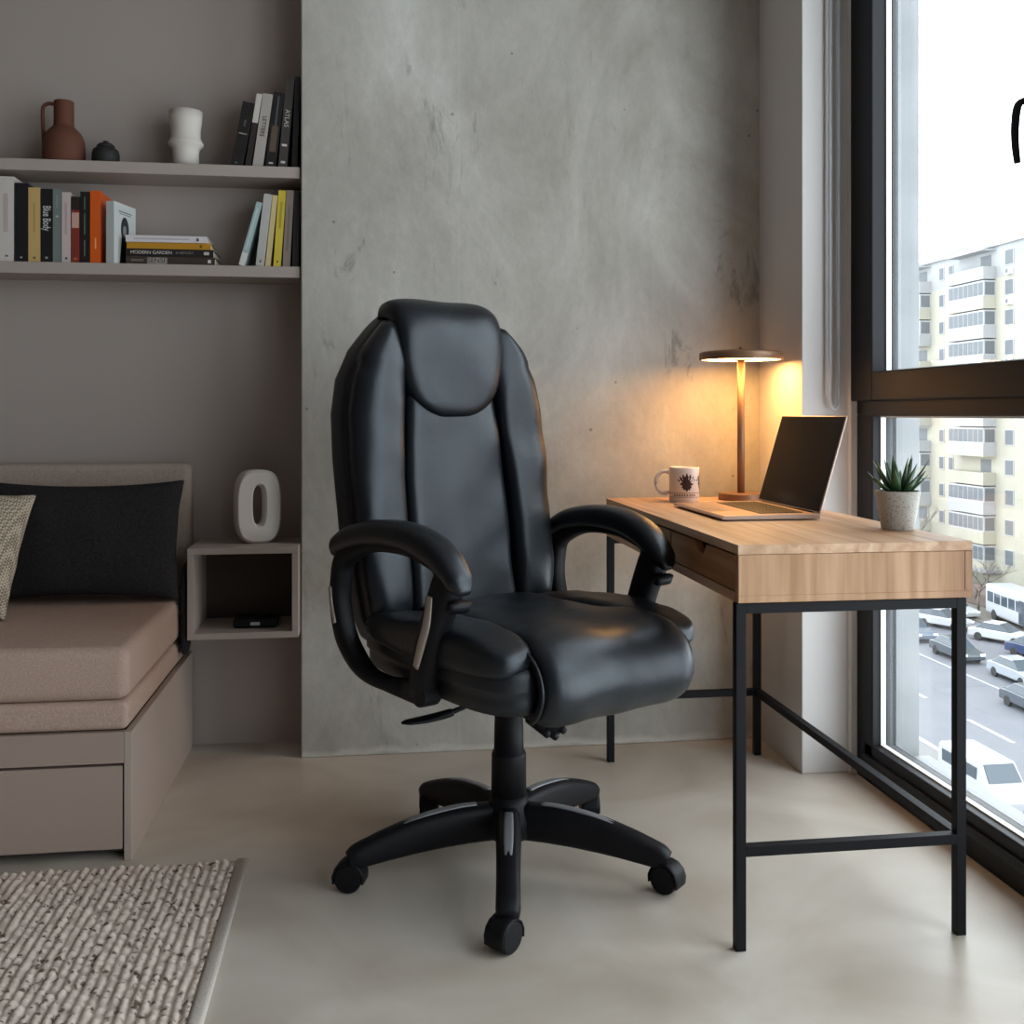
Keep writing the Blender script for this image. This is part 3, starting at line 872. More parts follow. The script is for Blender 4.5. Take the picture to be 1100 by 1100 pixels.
k = B(); box(k, .018, .095, LL*.32, LL*.68, .0105, topz(.06)-.0001); obj('trackpad', k, M('trackpad', 'a28d82', .3, metal=.6), base_o)
scr = bpy.data.objects.new('lid', None)
ang = R(16.5)
k = B(); box(k, -.0, .0055, 0, LL, 0, .236)
lid = obj('lid', k, m_laptop, t, bevel=.002, loc=(LW-.004, 0, .0125), rot=(0, ang, 0))
bpy.data.objects.remove(scr)
obj('screen', bbox(-.0012, .0005, .003, LL-.003, .006, .2335), m_screen, lid)
k = B(); cyl(k, (LW-.002, .03, .0115), (LW-.002, LL-.03, .0115), .005, 16); obj('hinge', k, m_keys, t, smooth=True)

# ------------------------------------------------------------------ lamp
t = thing('table_lamp', 'bronze table lamp with a flat disc shade glowing warm on the desk', 'lamp', (1.040, 2.80, DZ))
k = B(); lathe(k, [(0, 0), (.062, 0), (.064, .002), (.064, .017), (.062, .020), (0, .020)], 48); obj('base', k, m_bronze, t, smooth=False, bevel=.001)
k = B(); cyl(k, (0, 0, .02), (0, 0, .400), .0105, 24); obj('pole', k, m_bronze, t, smooth=True)
k = B(); lathe(k, [(0, .423), (.104, .4215), (.114, .419), (.1175, .415), (.1175, .397), (.1155, .396), (.112, .401), (0, .403)], 64); obj('lamp_shade', k, m_bronze, t, smooth=True)
k = B(); lathe(k, [(.028, .3985), (.028, .4005), (.111, .4005), (.111, .3985), (.028, .3985)], 64); obj('diffuser', k, m_glow, t)
k = B(); lathe(k, [(0, .396), (.026, .396), (.026, .403), (0, .403)], 32); obj('diffuser_cap', k, m_bronze, t)
k = B(); lathe(k, [(0, .422), (.006, .422), (.006, .432), (.004, .435), (0, .4355)], 16); obj('finial', k, m_bronze, t, smooth=True)

# ------------------------------------------------------------------ mug
t = thing('mug', 'white mug with a dark brown print standing beside the lamp', 'mug', (.862, 2.765, DZ))
k = B(); lathe(k, [(0, 0), (.038, 0), (.0415, .004), (.0415, .092), (.041, .096), (.039, .096), (.0378, .09), (.0378, .008), (0, .007)], 48); obj('body', k, m_mug, t, smooth=True)
vdir = math.atan2(-2.765, -.862)           # towards the camera
hd = vdir-R(90)
def rad(a, r, z): return (r*math.cos(a), r*math.sin(a), z)
k = B(); sweep(k, catmull([rad(hd, .040, .080), rad(hd, .058, .083), rad(hd, .074, .070), rad(hd, .078, .050), rad(hd, .071, .030), rad(hd, .056, .021), rad(hd, .040, .026)], 6), .005, .004, (0, 0, 1), 10, 2.2)
obj('handle', k, m_mug, t, smooth=True)
k = B()
def decal(poly, a0):          # thin printed shape wrapped on the mug wall
    vs = [k.verts.new(rad(a0+s/.0417, .0418, z)) for s, z in poly]
    f = k.faces.new(vs)
for a0 in (vdir+R(10), vdir+R(88)):
    for c_, ln_, w_, z0_ in ([(q*20, .028-.004*abs(q)/3, .0052, .049) for q in (-3, -2, -1, 0, 1, 2, 3)]
                             + [(180+q*24, .018-.002*abs(q), .0058, .050) for q in (-2, -1, 0, 1, 2)] + [(90, .015, .005, .05), (-90, .015, .005, .05)]):
        ph = R(c_); dx, dz = math.sin(ph), math.cos(ph)
        pts_ = [(.003, 0), (.35, w_*.6), (.65, w_*.62), (.88, w_*.3), (1, 0), (.88, -w_*.3), (.65, -w_*.62), (.35, -w_*.6)]
        decal([(1.3*(f_*ln_*dx+o_*dz), z0_+1.15*(f_*ln_*dz-o_*dx)) for f_, o_ in pts_], a0)
bmesh.ops.recalc_face_normals(k, faces=k.faces[:])
obj('print', k, m_mugp, t)
k = B()
for z0_, z1_ in ((.025, .0265), (.0135, .0145)):
    lathe(k, [(.0417, z0_), (.0419, z0_), (.0419, z1_), (.0417, z1_)], 48)
for i in range(9):
    a0 = vdir+R(-38)+i*R(10)
    vs = [k.verts.new(rad(a0+d_, .0418, z)) for d_, z in ((-.05, .0165), (.05, .0165), (.05, .0225), (-.05, .0225))]
    k.faces.new(vs)
obj('print_band', k, M('brown_band', '7a5a48', .35), t)

# ------------------------------------------------------------------ succulent
t = thing('potted_succulent', 'green succulent in a speckled grey pot on the desk corner', 'plant', (1.098, 2.03, DZ))
k = B(); lathe(k, [(0, 0), (.031, 0), (.033, .002), (.0455, .078), (.0455, .082), (.0425, .082), (.041, .07), (0, .07)], 48); obj('pot', k, m_pot, t, smooth=False)
k = B(); lathe(k, [(0, .0755), (.0415, .074), (.0415, .070), (0, .0705)], 32); obj('soil', k, m_soil, t)
def leaf(az, tilt, L_len, w):
    bm = B()
    n = 9; rings = []
    for i in range(n+1):
        s = i/n
        wd = 1.4*w*(0.72+.5*s-1.22*s**2.2)*(1 if s < .97 else .4)
        wd = max(wd, .0006)
        ph = tilt*(1-.18*s)
        r = .006+L_len*s*math.sin(ph); z = .072+L_len*s*math.cos(ph)
        th = wd*.42
        cen = Vector((r, 0, z)); nrm = Vector((-math.cos(ph), 0, math.sin(ph)))
        ring = []
        for kk in range(8):
            a = 2*math.pi*kk/8
            yy = wd*math.cos(a); dd = th*math.sin(a)
            dd += -.25*th*(1-abs(math.cos(a)))*(1 if math.sin(a) > 0 else 0)
            ring.append(bm.verts.new(Matrix.Rotation(az, 3, 'Z') @ (cen+Vector((0, yy, 0))+nrm*dd)))
        rings.append(ring)
    for a, b in zip(rings, rings[1:]):
        for i in range(8): bm.faces.new((a[i], a[(i+1) % 8], b[(i+1) % 8], b[i]))
    bm.faces.new(rings[0][::-1]); bm.faces.new(rings[-1])
    return bm
lv = []
for i in range(8): lv.append((2*math.pi*i/8+.2, R(60)+rnd.uniform(-.08, .1), .076+rnd.uniform(-.006, .008), .0088))
for i in range(7): lv.append((2*math.pi*i/7+.55, R(42)+rnd.uniform(-.08, .08), .086+rnd.uniform(-.006, .008), .0082))
for i in range(5): lv.append((2*math.pi*i/5+.1, R(20)+rnd.uniform(-.06, .06), .084+rnd.uniform(-.005, .008), .0072))
for a in lv: obj('leaf', leaf(*a), m_leaf, t, smooth=True)

# ------------------------------------------------------------------ office chair
CH = thing('office_chair', 'black leather executive office chair on a five-star castor base', 'chair', (.298, 2.236, 0), (0, 0, R(29.1)))
# base
k = B(); lathe(k, [(0, .075), (.048, .075), (.056, .085), (.056, .115), (.050, .135), (.043, .15), (.040, .165), (0, .165)], 32); obj('base_hub', k, m_plastic, CH, smooth=True)
k = B(); lathe(k, [(0, .150), (.039, .150), (.038, .252), (.0365, .258), (.033, .259), (.0315, .33), (.031, .455), (0, .455)], 32); obj('gas_column', k, m_plastic, CH, smooth=True)
for i in range(5):
    a = R(-126.9+72*i)
    ex = Vector((math.cos(a), math.sin(a), 0)); sd = Vector((-math.sin(a), math.cos(a), 0))
    def P(r, z, s=0): return ex*r+Vector((0, 0, z))+sd*s
    k = B(); sweep(k, catmull([P(.035, .110), P(.11, .110), P(.19, .103), P(.26, .090), P(.305, .079), P(.335, .071), P(.352, .064)], 5), [.026, .027, .025, .024, .024, .024, .020], [.040, .040, .038, .032, .027, .023, .016], sd, 16, 3.2)
    lg = obj('base_leg', k, m_plastic, CH, smooth=True)
    k = B(); sweep(k, catmull([P(.075, .1508), P(.12, .1500), P(.19, .1405), P(.25, .1235)], 5), [.009, .010, .010, .008], .0022, sd, 10, 3.5)
    obj('trim_strip', k, m_plastic2, lg, smooth=True)
    # caster
    ca = a + (R(-38), R(-18), R(40), R(150), R(-25))[i]
    f = Vector((math.cos(ca), math.sin(ca), 0)); sx = Vector((-math.sin(ca), math.cos(ca), 0))
    c0 = ex*.338
    w0 = c0+f*.012+Vector((0, 0, .0305))
    k = B(); cyl(k, c0+Vector((0, 0, .045)), c0+Vector((0, 0, .068)), .012, 14)
    hood = []
    for q in range(9):
        th = R(-20+q*27)
        hood.append(w0+f*(math.cos(th)*.0325)+Vector((0, 0, math.sin(th)*.0325)))
    sweep(k, hood, .0235, .0028, sx, 10, 4)
    cs = obj('caster', k, m_plastic, CH, smooth=True)
    for sg in (-1, 1):
        k = B(); cyl(k, w0+sx*(sg*.004), w0+sx*(sg*.0225), .0295, 24); obj('wheel', k, m_plastic, cs, bevel=.004, seg=3, smooth=False)
# mechanism
k = B(); superbox(k, (0, -.01, .447), (.085, .13, .022), 8, 6); obj('tilt_mechanism', k, m_plastic, CH, smooth=True)
k = B()
cyl(k, (-.035, -.205, .377), (-.035, -.13, .392), .033, 16, .030)
cyl(k, (-.035, -.14, .392), (-.03, -.07, .435), .016, 12)
for i in range(8):
    aa = 2*math.pi*i/8
    cyl(k, (-.035+.030*math.cos(aa), -.207, .377+.030*math.sin(aa)), (-.035+.028*math.cos(aa), -.14, .390+.028*math.sin(aa)), .0075, 8)
obj('tension_knob', k, m_plastic, CH, smooth=True)
k = B(); tube(k, catmull([(-.06, -.02, .444), (-.10, -.025, .420), (-.125, -.03, .392), (-.155, -.03, .383), (-.19, -.03, .378)], 5), .0055, 10)
lev = obj('height_lever', k, m_plastic, CH, smooth=True)
k = B(); sweep(k, catmull([(-.170, -.03, .380), (-.195, -.03, .378), (-.235, -.03, .377), (-.275, -.03, .378), (-.29, -.03, .379)], 4), [.009, .013, .017, .015, .004], [.008, .008, .006, .004, .002], (0, 1, 0), 10, 2.5); obj('lever_grip', k, m_plastic, lev, smooth=True)

# seat
def seat_def(v):
    q = v.copy()
    tf = (v.y+.29)/.58
    q.x *= 1.0-.06*max(0, tf)**2
    if v.z < 0: q.z *= 1-.12*abs(v.y/.29)**2; q.x *= .97
    return q
k = B(); superbox(k, (0, -.045, .487), (.270, .292, .058), 7, 16, seat_def); obj('seat_cushion', k, m_leather, CH, smooth=True)
for sg in (-1, 1):
    def bol(v):
        q = v.copy()
        q.z += .010*math.sin((v.y+.26)*9)*(1 if v.z > 0 else 0)+.004*mnoise.noise(Vector((v.x*18, v.y*18, sg*3)))
        return q
    k = B(); superbox(k, (sg*.213, -.062, .542), (.068, .262, .040), 3.6, 16, bol); obj('seat_bolster', k, m_leather, CH, smooth=True)
prof = catmull([(0, .16, .548), (0, .05, .548), (0, -.08, .550), (0, -.20, .556), (0, -.285, .556), (0, -.333, .535), (0, -.352, .498), (0, -.344, .462), (0, -.318, .437)], 6)
def along(pf, v):
    f = (v+1)/2*(len(pf)-1); i = min(int(f), len(pf)-2); fr = f-i
    q = pf[i].lerp(pf[i+1], fr); t_ = (pf[i+1]-pf[i]).normalized()
    return q, t_
def seat_panel(u, v):
    q, t_ = along(prof, v)
    n = Vector((0, t_.z, -t_.y));
    hw = .150+.045*min(1, (v+1)/1.1)
    return Vector((u*hw, q.y, q.z)), n
k = B(); puff(k, seat_panel, .036, 24, 44, 7, 14, .15, .010, 2); obj('seat_panel', k, m_leather, CH, smooth=True)
# piping along both seat panel seams
for sg in (-1, 1):
    pts = []
    for j in range(30):
        v = -.9+1.85*j/29
        q, n = seat_panel(sg*1.0, v); pts.append(q+n*.012)
    k = B(); tube(k, pts, .0035, 8); obj('seat_piping', k, m_leather, CH, smooth=True)

# backrest shell
yf_t = [(.50, .150), (.56, .165), (.62, .178), (.75, .196), (.85, .211), (1.0, .231), (1.1, .243), (1.2, .256), (1.28, .275)]
hw_t = [(.47, .20), (.50, .238), (.55, .256), (.65, .266), (.78, .270), (.90, .274), (1.0, .271), (1.08, .255), (1.15, .217), (1.20, .172), (1.23, .14), (1.25, .105)]
def yf(z): return interp(yf_t, z)
def hw(z): return interp(hw_t, z)
k = B()
rings = []
zs = [.47, .485, .50, .525, .55, .60, .65, .72, .78, .84, .90, .96, 1.0, 1.04, 1.08, 1.115, 1.15, 1.18, 1.20, 1.22, 1.235, 1.246, 1.25]
for z in zs:
    w_ = hw(z); th = .060 if z > .56 else .05
    if z > 1.15: th = .060-.03*((z-1.15)/.118)**2
    cyy = yf(z)+.012+.062
    ring = []
    for i in range(40):
        a = 2*math.pi*i/40; ca, sa = math.cos(a), math.sin(a); p = 3.4
        s = (abs(ca)**p+abs(sa)**p)**(-1/p)
        x = w_*s*ca; y = cyy+th*s*sa
        y += -.018*(x/.27)**2 if sa < 0 else 0
        ring.append(k.verts.new((x, y, z)))
    rings.append(ring)
for a, b_ in zip(rings, rings[1:]):
    for i in range(40): k.faces.new((a[i], a[(i+1) % 40], b_[(i+1) % 40], b_[i]))
k.faces.new(rings[0][::-1]); k.faces.new(rings[-1])
obj('back_shell', k, m_leather, CH, smooth=True)
def bn(z):
    d = (yf(z+.02)-yf(z-.02))/.04
    return Vector((0, -1, d)).normalized()
phw = [(.50, .150), (.62, .146), (.85, .143), (1.0, .132), (1.12, .118)]
def back_panel(u, v):
    z = .50+(v+1)/2*.59
    return Vector((u*interp(phw, z), yf(z)+.010, z)), bn(z)
k = B(); puff(k, back_panel, .030, 22, 36, 9, 12, .3, .008, 4, ex=.36); obj('back_panel', k, m_leather, CH, smooth=True)
for sg in (-1, 1):
    def wing(u, v):
        z = .535+(v+1)/2*.685
        xi = interp(phw, min(z, 1.12))+.002; xo = max(hw(z)-.006, xi+.004)
        if z > 1.12: xi = .122+.02*(z-1.12)/.11; xo = max(hw(z)+.002, xi+.002)
        s = (u+1)/2
        x = xi+(xo-xi)*s
        y = yf(z)+.008-.012*s+.030*max(0, s-.55)**2/.2
        n = (bn(z)+Vector((sg*.55*max(0, s-.35), 0, 0))).normalized()
        return Vector((sg*x, y, z)), n
    k = B(); puff(k, wing, .038, 18, 44, 5, 9, .3, .014, sg*5+9, ex=.36); obj('side_bolster', k, m_leather, CH, smooth=True)
# headrest
hp = catmull([(0, .236, .985), (0, .240, 1.04), (0, .242, 1.11), (0, .244, 1.16), (0, .250, 1.198), (0, .272, 1.226), (0, .315, 1.232), (0, .345, 1.215)], 6)
def head(u, v):
    q, t_ = along(hp, v); s = (v+1)/2
    w_ = .152*(max(0, 1-(1-min(1, s/.50))**3.0))**.5
    w_ = max(w_, .012)
    if s > .75: w_ -= .014*((s-.75)/.25)**1.5
    n = Vector((0, -t_.z, t_.y))
    return Vector((u*w_, q.y, q.z)), n
k = B(); puff(k, head, .044, 26, 46, 6, 9, .25, .006, 12, ex=.38); obj('headrest', k, m_leather, CH, smooth=True)
# arms
for sg in (-1, 1):
    def A(y, z, dx=0): return (sg*(.279+.024*(y+.1)/.3+dx), y, z)
    loop = catmull([A(-.080, .452, -.01), A(-.100, .50), A(-.122, .56), A(-.147, .62), A(-.172, .675), A(-.165, .708), A(-.12, .722), A(-.05, .733), A(.05, .731), A(.13, .715), A(.190, .685), A(.206, .64), A(.208, .585), A(.186, .52), A(.14, .475), A(.09, .452), A(.03, .445, -.005), A(-.03, .444, -.015)], 5)
    k = B(); sweep(k, loop, [.025, .025, .025, .026, .027, .025, .023, .022, .022, .022, .022, .022, .022, .023, .023, .020, .020, .023], [.030, .030, .031, .032, .034, .026, .020, .017, .016, .017, .021, .022, .021, .022, .022, .018, .014, .014, .022], (1, 0, 0), 16, 3, closed=True)
    arm = obj('armrest_frame', k, m_plastic, CH, smooth=True)
    k = B(); sweep(k, catmull([A(.215, .695), A(.200, .716), A(.14, .740), A(.05, .755), A(-.05, .755), A(-.13, .737), A(-.175, .713), A(-.208, .682), A(-.222, .662)], 5), [.020, .031, .036, .036, .035, .034, .032, .028, .014], [.012, .022, .026, .027, .028, .028, .026, .021, .008], (1, 0, 0), 20, 2.6)
    obj('armrest_pad', k, m_leather, arm, smooth=True)
    k = B(); sweep(k, catmull([A(-.150, .652, .0255), A(-.142, .60, .0265), A(-.122, .55, .026), A(-.106, .508, .0255)], 6), .003, [.010, .0125, .012, .009], (1, 0, 0), 8, 4)
    obj('trim_strip', k, m_silver, arm, smooth=True)
    k = B(); sweep(k, catmull([A(.214, .625, .022), A(.208, .585, .022), A(.194, .548, .022)], 5), .0025, .006, (1, 0, 0), 8, 4)
    obj('trim_strip', k, m_silver, arm, smooth=True)
    q = A(-.09, .452)
    k = B(); cyl(k, (q[0]-sg*.03, -.09, .452), (q[0]+sg*.012, -.09, .452), .028, 20); obj('arm_bolt_cap', k, m_plastic, arm, bevel=.004)
    k = B(); sweep(k, [A(-.212, .645), A(-.203, .628)], .024, .008, (1, 0, 0), 12, 3); obj('arm_tip_cap', k, m_plastic, arm, smooth=True)

# ------------------------------------------------------------------ outside: street, cars, trees, apartment block
GZ = -16.5
m_asph = M('wet_asphalt', '606167', .6, var=('585a60', .25, 4, .4, .7))
m_pave = M('pale_pavement', '6b6a6b', .9, var=('636263', .5, 4, .4, .7))
m_verge = M('dull_verge', '67635d', .95, var=('5c5852', .4, 5, .4, .7))
m_line = M('road_paint', '9a9a9c', .8)
struct('road', bbox(28.9, 50.5, 10, 190, GZ-.5, GZ), m_asph)
struct('pavement_near', bbox(12, 28.9, 10, 190, GZ-.5, GZ+.12), m_pave)
struct('kerb', bbox(28.9, 29.2, 10, 190, GZ-.3, GZ+.14), m_line)
struct('pavement_far', bbox(50.5, 56.8, 10, 190, GZ-.5, GZ+.12), m_verge)
struct('ground_far', bbox(56.8, 140, 10, 220, GZ-.5, GZ+.05), m_verge)
for i in range(9):
    y = 33+i*8.7
    x = 33.6 if y < 57 else 34.6
    o = struct('road_marking', bbox(33.7, 33.95, y, y+4.2, GZ+.0, GZ+.012), m_line)
o = struct('road_marking', bbox(39.5, 39.65, 12, 180, GZ, GZ+.012), m_line)

m_wheel = M('tyre_rubber', '242427', .8)
m_carglass = M('car_glass', '39424b', .1)
def car(label, x, y, rz, paint, L=4.4, Wd=1.78, Hh=1.45, kind='sedan', group='cars on the street below'):
    t = thing('car' if kind != 'van' else 'van', label, 'car' if kind != 'van' else 'van', (x, y, GZ), (0, 0, R(rz)), group)
    mp_ = M('car_paint_'+paint, paint, .25, coat=.5)
    hl = L/2; hwid = Wd/2
    if kind == 'van':
        prof_ = [(-hl, .35), (-hl, 1.9), (-hl+.15, 2.05), (hl-1.6, 2.05), (hl-.95, 1.25), (hl-.1, 1.05), (hl, .8), (hl, .35)]
        win = [(-hl+.5, 1.25), (-hl+.5, 1.85), (hl-1.7, 1.85), (hl-1.15, 1.28)]; top = 2.05
    elif kind == 'hatch':
        prof_ = [(-hl, .3), (-hl, .85), (-hl+.15, 1.0), (hl-1.35, .95), (hl-.25, .82), (hl, .65), (hl, .3)]
        cab = [(-hl+.08, .95), (-hl+.45, Hh), (hl-2.05, Hh), (hl-1.25, .93)]
    else:
        prof_ = [(-hl, .3), (-hl, .8), (-hl+.12, .93), (-hl+.8, .98), (hl-1.3, .95), (hl-.25, .8), (hl, .62), (hl, .3)]
        cab = [(-hl+.5, .95), (-hl+1.15, Hh), (hl-2.05, Hh), (hl-1.15, .93)]
    def prism(pf, w0, w1, zlo=None, zhi=None):
        bm = B()
        zl = min(z for _, z in pf); zh = max(z for _, z in pf)
        def W(z): return w0+(w1-w0)*(z-zl)/(zh-zl+1e-6)
        a = [bm.verts.new((q, -W(z), z)) for q, z in pf]; b = [bm.verts.new((q, W(z), z)) for q, z in pf]
        n = len(pf)
        for i in range(n): bm.faces.new((a[i], a[(i+1) % n], b[(i+1) % n], b[i]))
        bm.faces.new(a); bm.faces.new(b[::-1])
        return bm
    bd = obj('body', prism(prof_, hwid, hwid*(.9 if kind == 'van' else .96)), mp_, t, bevel=.08, seg=3)
    if kind == 'van':
        k = B()
        for sg in (-1, 1):
            box(k, -hl+.4, hl-1.75, sg*hwid*.94-.02, sg*hwid*.94+.02, 1.25, 1.78)
        obj('side_window', k, m_carglass, t)
        k = prism([(hl-1.56, 1.98), (hl-1.0, 1.33), (hl-.95, 1.36), (hl-1.5, 2.0)], hwid*.82, hwid*.75); obj('windscreen', k, m_carglass, t)
    else:
        obj('cabin_glass', prism(cab, hwid*.93, hwid*.72), m_carglass, t, bevel=.05)
        rf = [(cab[1][0]-.02, Hh-.03), (cab[1][0]+.1, Hh+.025), (cab[2][0]-.1, Hh+.025), (cab[2][0]+.02, Hh-.03)]
        obj('roof', prism(rf, hwid*.76, hwid*.68), mp_, t, bevel=.02)
    for sx_ in (-1, 1):
        for sy_ in (-1, 1):
            k = B(); cyl(k, (sx_*L*.31, sy_*(hwid-.2), .32), (sx_*L*.31, sy_*(hwid+.01), .32), .32, 20); obj('wheel', k, m_wheel, t, bevel=.03)
    k = B()
    for sy_ in (-1, 1): box(k, hl-.06, hl+.01, sy_*hwid*.75-.18, sy_*hwid*.75+.18, .58, .74)
    obj('headlight', k, m_gasket, t)
    k = B()
    for sy_ in (-1, 1): box(k, -hl-.01, -hl+.05, sy_*hwid*.78-.14, sy_*hwid*.78+.14, .62, .82)
    obj('tail_light', k, M('tail_red', '8a2a28', .3), t)
    return t
GC = 'cars on the street below'
car('white van parked at the near kerb below the window', 27.5, 43.0, -90, '9c9ea2', 4.9, 1.9, 2.0, 'van')
car('pale grey car parked ahead of the white van', 27.5, 37.2, -90, '8b9298')
car('dark grey car driving on the road behind the front desk leg', 38.6, 55.5, -90, '3d434b')
car('silver car parked just beyond the moving dark car', 42.0, 62.0, -90, '868c92', 4.6)
car('slate grey car parked just past the silver one', 41.6, 68.6, -90, '383f46')
car('grey blue hatchback parked beside the outer wall edge', 42.0, 75.2, -90, '565f6c', 4.2, 1.75, 1.5, 'hatch')
car('white hatchback parked in the second row behind the desk leg', 46.6, 78.6, -60, '9fa0a2', 4.2, 1.78, 1.5, 'hatch')
car('white saloon beside the navy car in the second row', 47.9, 72.9, -60, 'a2a3a3', 4.5)
car('navy blue car in the second row of parked cars', 47.2, 67.4, -75, '2c3857', 4.5)
car('white estate car far up the street behind the desk', 50.0, 83.0, -80, '9d9fa2', 4.6, 1.8, 1.55, 'hatch')
car('white car at the picture edge, next to the silver one', 42.4, 55.6, -90, '9d9fa1', 4.5)
# bus
t = thing('bus', 'white bus parked in front of the apartment block', 'bus', (52.9, 77.5, GZ+.12), (0, 0, R(-97)))
obj('body', bbox(-4.2, 4.2, -1.2, 1.2, .35, 2.9), M('bus_white', 'a0a2a8', .35), t, bevel=.25, seg=3)
k = B()
for sg in (-1, 1):
    for i in range(6): box(k, -3.7+i*1.2, -2.7+i*1.2, sg*1.2-.02, sg*1.2+.02, 1.45, 2.3)
obj('side_window', k, m_carglass, t)
obj('windscreen', bbox(4.17, 4.22, -1.0, 1.0, 1.2, 2.45), m_carglass, t)
obj('rear_window', bbox(-4.22, -4.17, -.9, .9, 1.4, 2.4), m_carglass, t)
obj('door', bbox(1.6, 2.5, -1.23, -1.18, .5, 2.4), m_carglass, t)
for sx_ in (-2.6, 2.7):
    for sg in (-1, 1):
        k = B(); cyl(k, (sx_, sg*.95, .45), (sx_, sg*1.22, .45), .45, 20); obj('wheel', k, m_wheel, t, bevel=.03)

# apartment block
FX = 57.0
m_fac = M('cream_render', '9a978a', .9, var=('928f82', .35, 5, .4, .7))
m_fac2 = M('pale_grey_render', '8f9091', .9, var=('868788', .4, 5, .4, .7))
m_balc = M('white_balcony', '909193', .8)
m_win = M('dark_window', '5c6064', .55, spec=.25)
m_winf = M('white_window_frame', '98999b', .6)
m_ac = M('air_conditioner_white', 'd3d5d7', .6)
apt = thing('apartment_block', 'tall cream apartment block with balconies across the street', 'building', (FX, 88, GZ))
def AP(bm_, name, mat, **k): return obj(name, bm_, mat, apt, **k)
def pt(y): return y-88
nf, fh = 12, 2.72
top = nf*fh+.35
AP(bbox(0, 14, pt(62), pt(103.5), 0, top-fh-.2), 'wall', m_fac)
AP(bbox(0, 14, pt(62), pt(103.5), top-fh-.2, top), 'attic_wall', m_fac2)
AP(bbox(-.25, 14.2, pt(61.8), pt(103.7), top, top+.35), 'roof_parapet', m_fac2)
AP(bbox(3, 9, pt(74), pt(82.2), top+.35, top+3.6), 'roof_house', m_fac2)
AP(bbox(3, 8, pt(97), pt(101), top+.35, top+1.5), 'roof_house', m_fac2)
def win(y, w_, z, h_, ac=False):
    f = B(); box(f, -.06, .02, pt(y)-w_/2-.08, pt(y)+w_/2+.08, z-.08, z+h_+.08)
    fo = AP(f, 'window', m_winf)
    obj('pane', bbox(-.075, -.05, pt(y)-w_/2, pt(y)+w_/2, z, z+h_), m_win, fo)
    if ac:
        b_ = B(); box(b_, -.4, .0, pt(y)-.55, pt(y)+.25, z-.95, z-.35)
        ao = AP(b_, 'air_conditioner', m_ac, bevel=.03)
        f2 = B(); cyl(f2, (-.41, pt(y)-.15, z-.65), (-.395, pt(y)-.15, z-.65), .24, 16); obj('fan_grille', f2, m_win, ao)
def balcony(y0_, y1_, z, glazed, mat):
    b_ = B(); box(b_, -1.3, 0, pt(y0_), pt(y1_), z-.15, z+1.0)
    bo = AP(b_, 'balcony', mat)
    if glazed:
        n = max(2, int(round((y1_-y0_)/.85)))
        f = B(); box(f, -1.25, 0, pt(y0_)+.04, pt(y1_)-.04, z+1.0, z+2.45)
        obj('glazing_frame', f, m_winf, bo)
        p_ = B()
        st = (y1_-y0_-.2)/n
        for i in range(n): box(p_, -1.275, -1.24, pt(y0_)+.15+i*st, pt(y0_)+.15+i*st+st-.12, z+1.12, z+2.3)
        obj('balcony_panes', p_, m_win, bo)
        p_ = B(); box(p_, -1.1, -.15, pt(y0_)+.02, pt(y0_)+.06, z+1.12, z+2.3); obj('end_pane', p_, m_win, bo)
    else:
        d_ = B(); box(d_, -.03, .02, pt(y0_)+.8, pt(y0_)+2.4, z+.1, z+2.2); obj('balcony_door', d_, m_win, bo)
        s_ = B(); box(s_, -1.35, 0, pt(y0_)-.05, pt(y1_)+.05, z+2.5, z+2.6); obj('canopy_slab', s_, mat, bo)
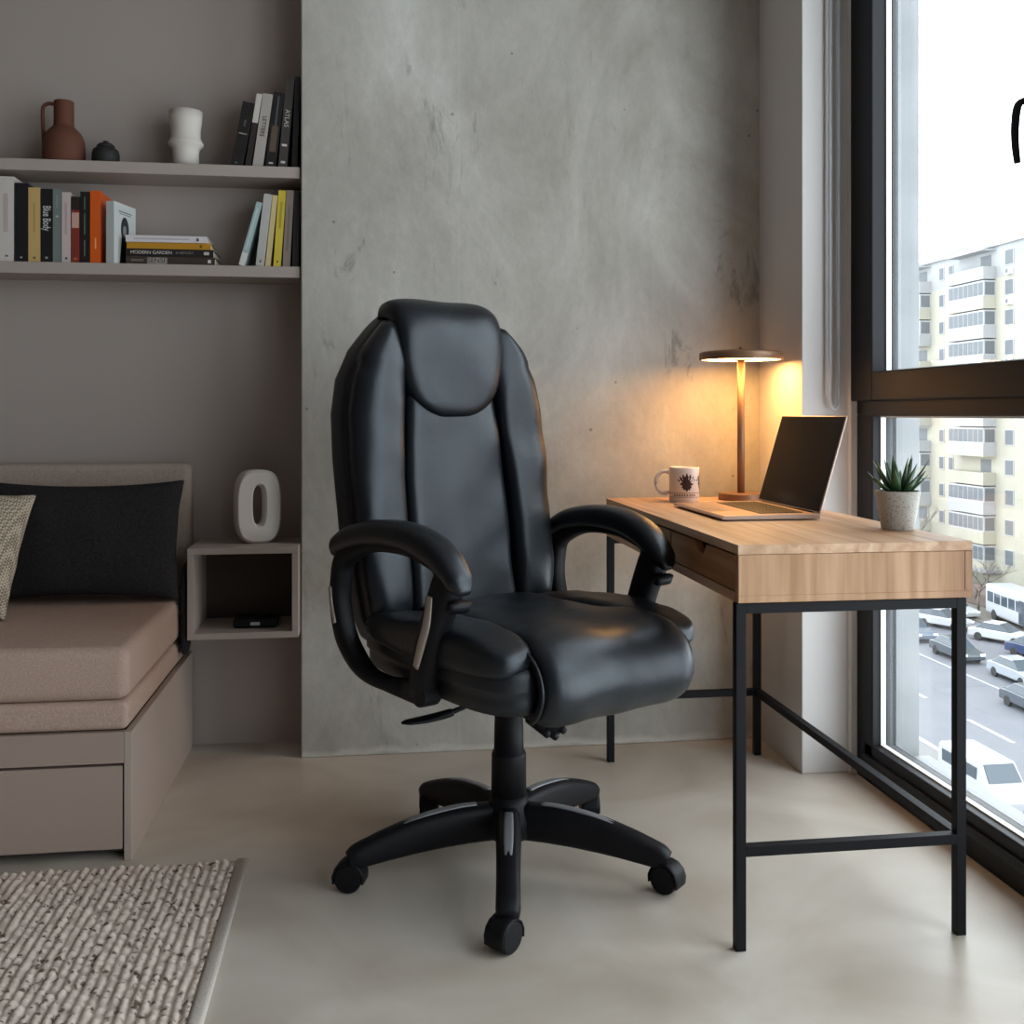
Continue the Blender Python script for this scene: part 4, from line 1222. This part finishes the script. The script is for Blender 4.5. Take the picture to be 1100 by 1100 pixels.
for fl in range(12):
    z = fl*fh+.2
    if fl < 1: continue
    mt = m_fac2 if fl == 11 else (m_balc if fl in (3, 5, 6, 8, 9) else m_fac)
    gl = fl not in (11, 4)
    balcony(87.5, 93.4, z, gl, mt)
    balcony(98.6, 101.4, z, fl % 3 != 2, m_fac2 if fl % 2 else m_fac)
    for y, w_ in ((96.6, .75), (94.9, .7)): win(y, w_, z+.95, 1.15, ac=(y == 94.9 and fl in (9, 5)))
    win(85.5, 1.15, z+.95, 1.3, ac=fl in (11, 10, 7, 8))
    win(82.0, 1.15, z+.95, 1.3)
    balcony(74.0, 80.0, z, fl % 4 != 1, mt)
    win(72.0, 1.15, z+.95, 1.3)
o = AP(bbox(-1.6, .1, pt(86.5), pt(93.0), 3.0, 3.25), 'entrance_canopy', m_fac2)

# bare street trees
m_bark = M('bare_branches', '5f5852', .9)
def tree(label, x, y, hgt, seed):
    rr = random.Random(seed)
    t = thing('bare_tree', label, 'tree', (x, y, GZ+.05), group='bare trees in front of the apartment block')
    tr = B(); br = B()
    def grow(p, d, L0, r, depth, bm_):
        q = p+d*L0
        mid = p+d*(L0*.5)+Vector((rr.uniform(-1, 1), rr.uniform(-1, 1), 0))*L0*.06
        tube(bm_, [p, mid, q], [r, r*.85, r*.7], 6 if depth < 2 else 4)
        if depth >= 6: return
        for i in range(3 if depth < 4 else 2):
            nd = (d+Vector((rr.uniform(-1, 1), rr.uniform(-1, 1), rr.uniform(-.15, .55)))*.75).normalized()
            grow(q if i else mid.lerp(q, .7), nd, L0*rr.uniform(.62, .82), r*.62, depth+1, br)
    grow(Vector((0, 0, 0)), Vector((.05, .03, 1)).normalized(), hgt*.3, hgt*.02, 0, tr)
    obj('trunk', tr, m_bark, t, smooth=True); obj('branches', br, m_bark, t, smooth=True)
tree('bare tree at the picture edge in front of the apartment block', 52.6, 69.5, 7.0, 1)
tree('bare tree rising behind the plant pot across the street', 52.2, 94.5, 9.5, 2)
tree('bare tree right of the plant across the street', 52.6, 88.5, 6.5, 3)
tree('bare tree on the far verge behind the bus', 53.0, 84.0, 5.5, 4)
tree('bare tree beside the hedge, between the block and the street', 51.5, 103.5, 7.0, 5)
tree('small bare tree in front of the block entrance', 53.2, 99.2, 4.5, 6)
m_hedge = M('winter_hedge', '5e524c', .95, var=('6b5a54', 2, 4, .4, .7))
k = B()
def hd_(v): return v*(1+.18*mnoise.noise(v*1.1))
superbox(k, (0, 0, .9), (.55, 7, 1.0), 5, 18, hd_)
o = obj('hedge', k, m_hedge, loc=(54.9, 92.5, GZ+.05)); tag(o, 'low brown winter hedge along the apartment block', 'hedge')
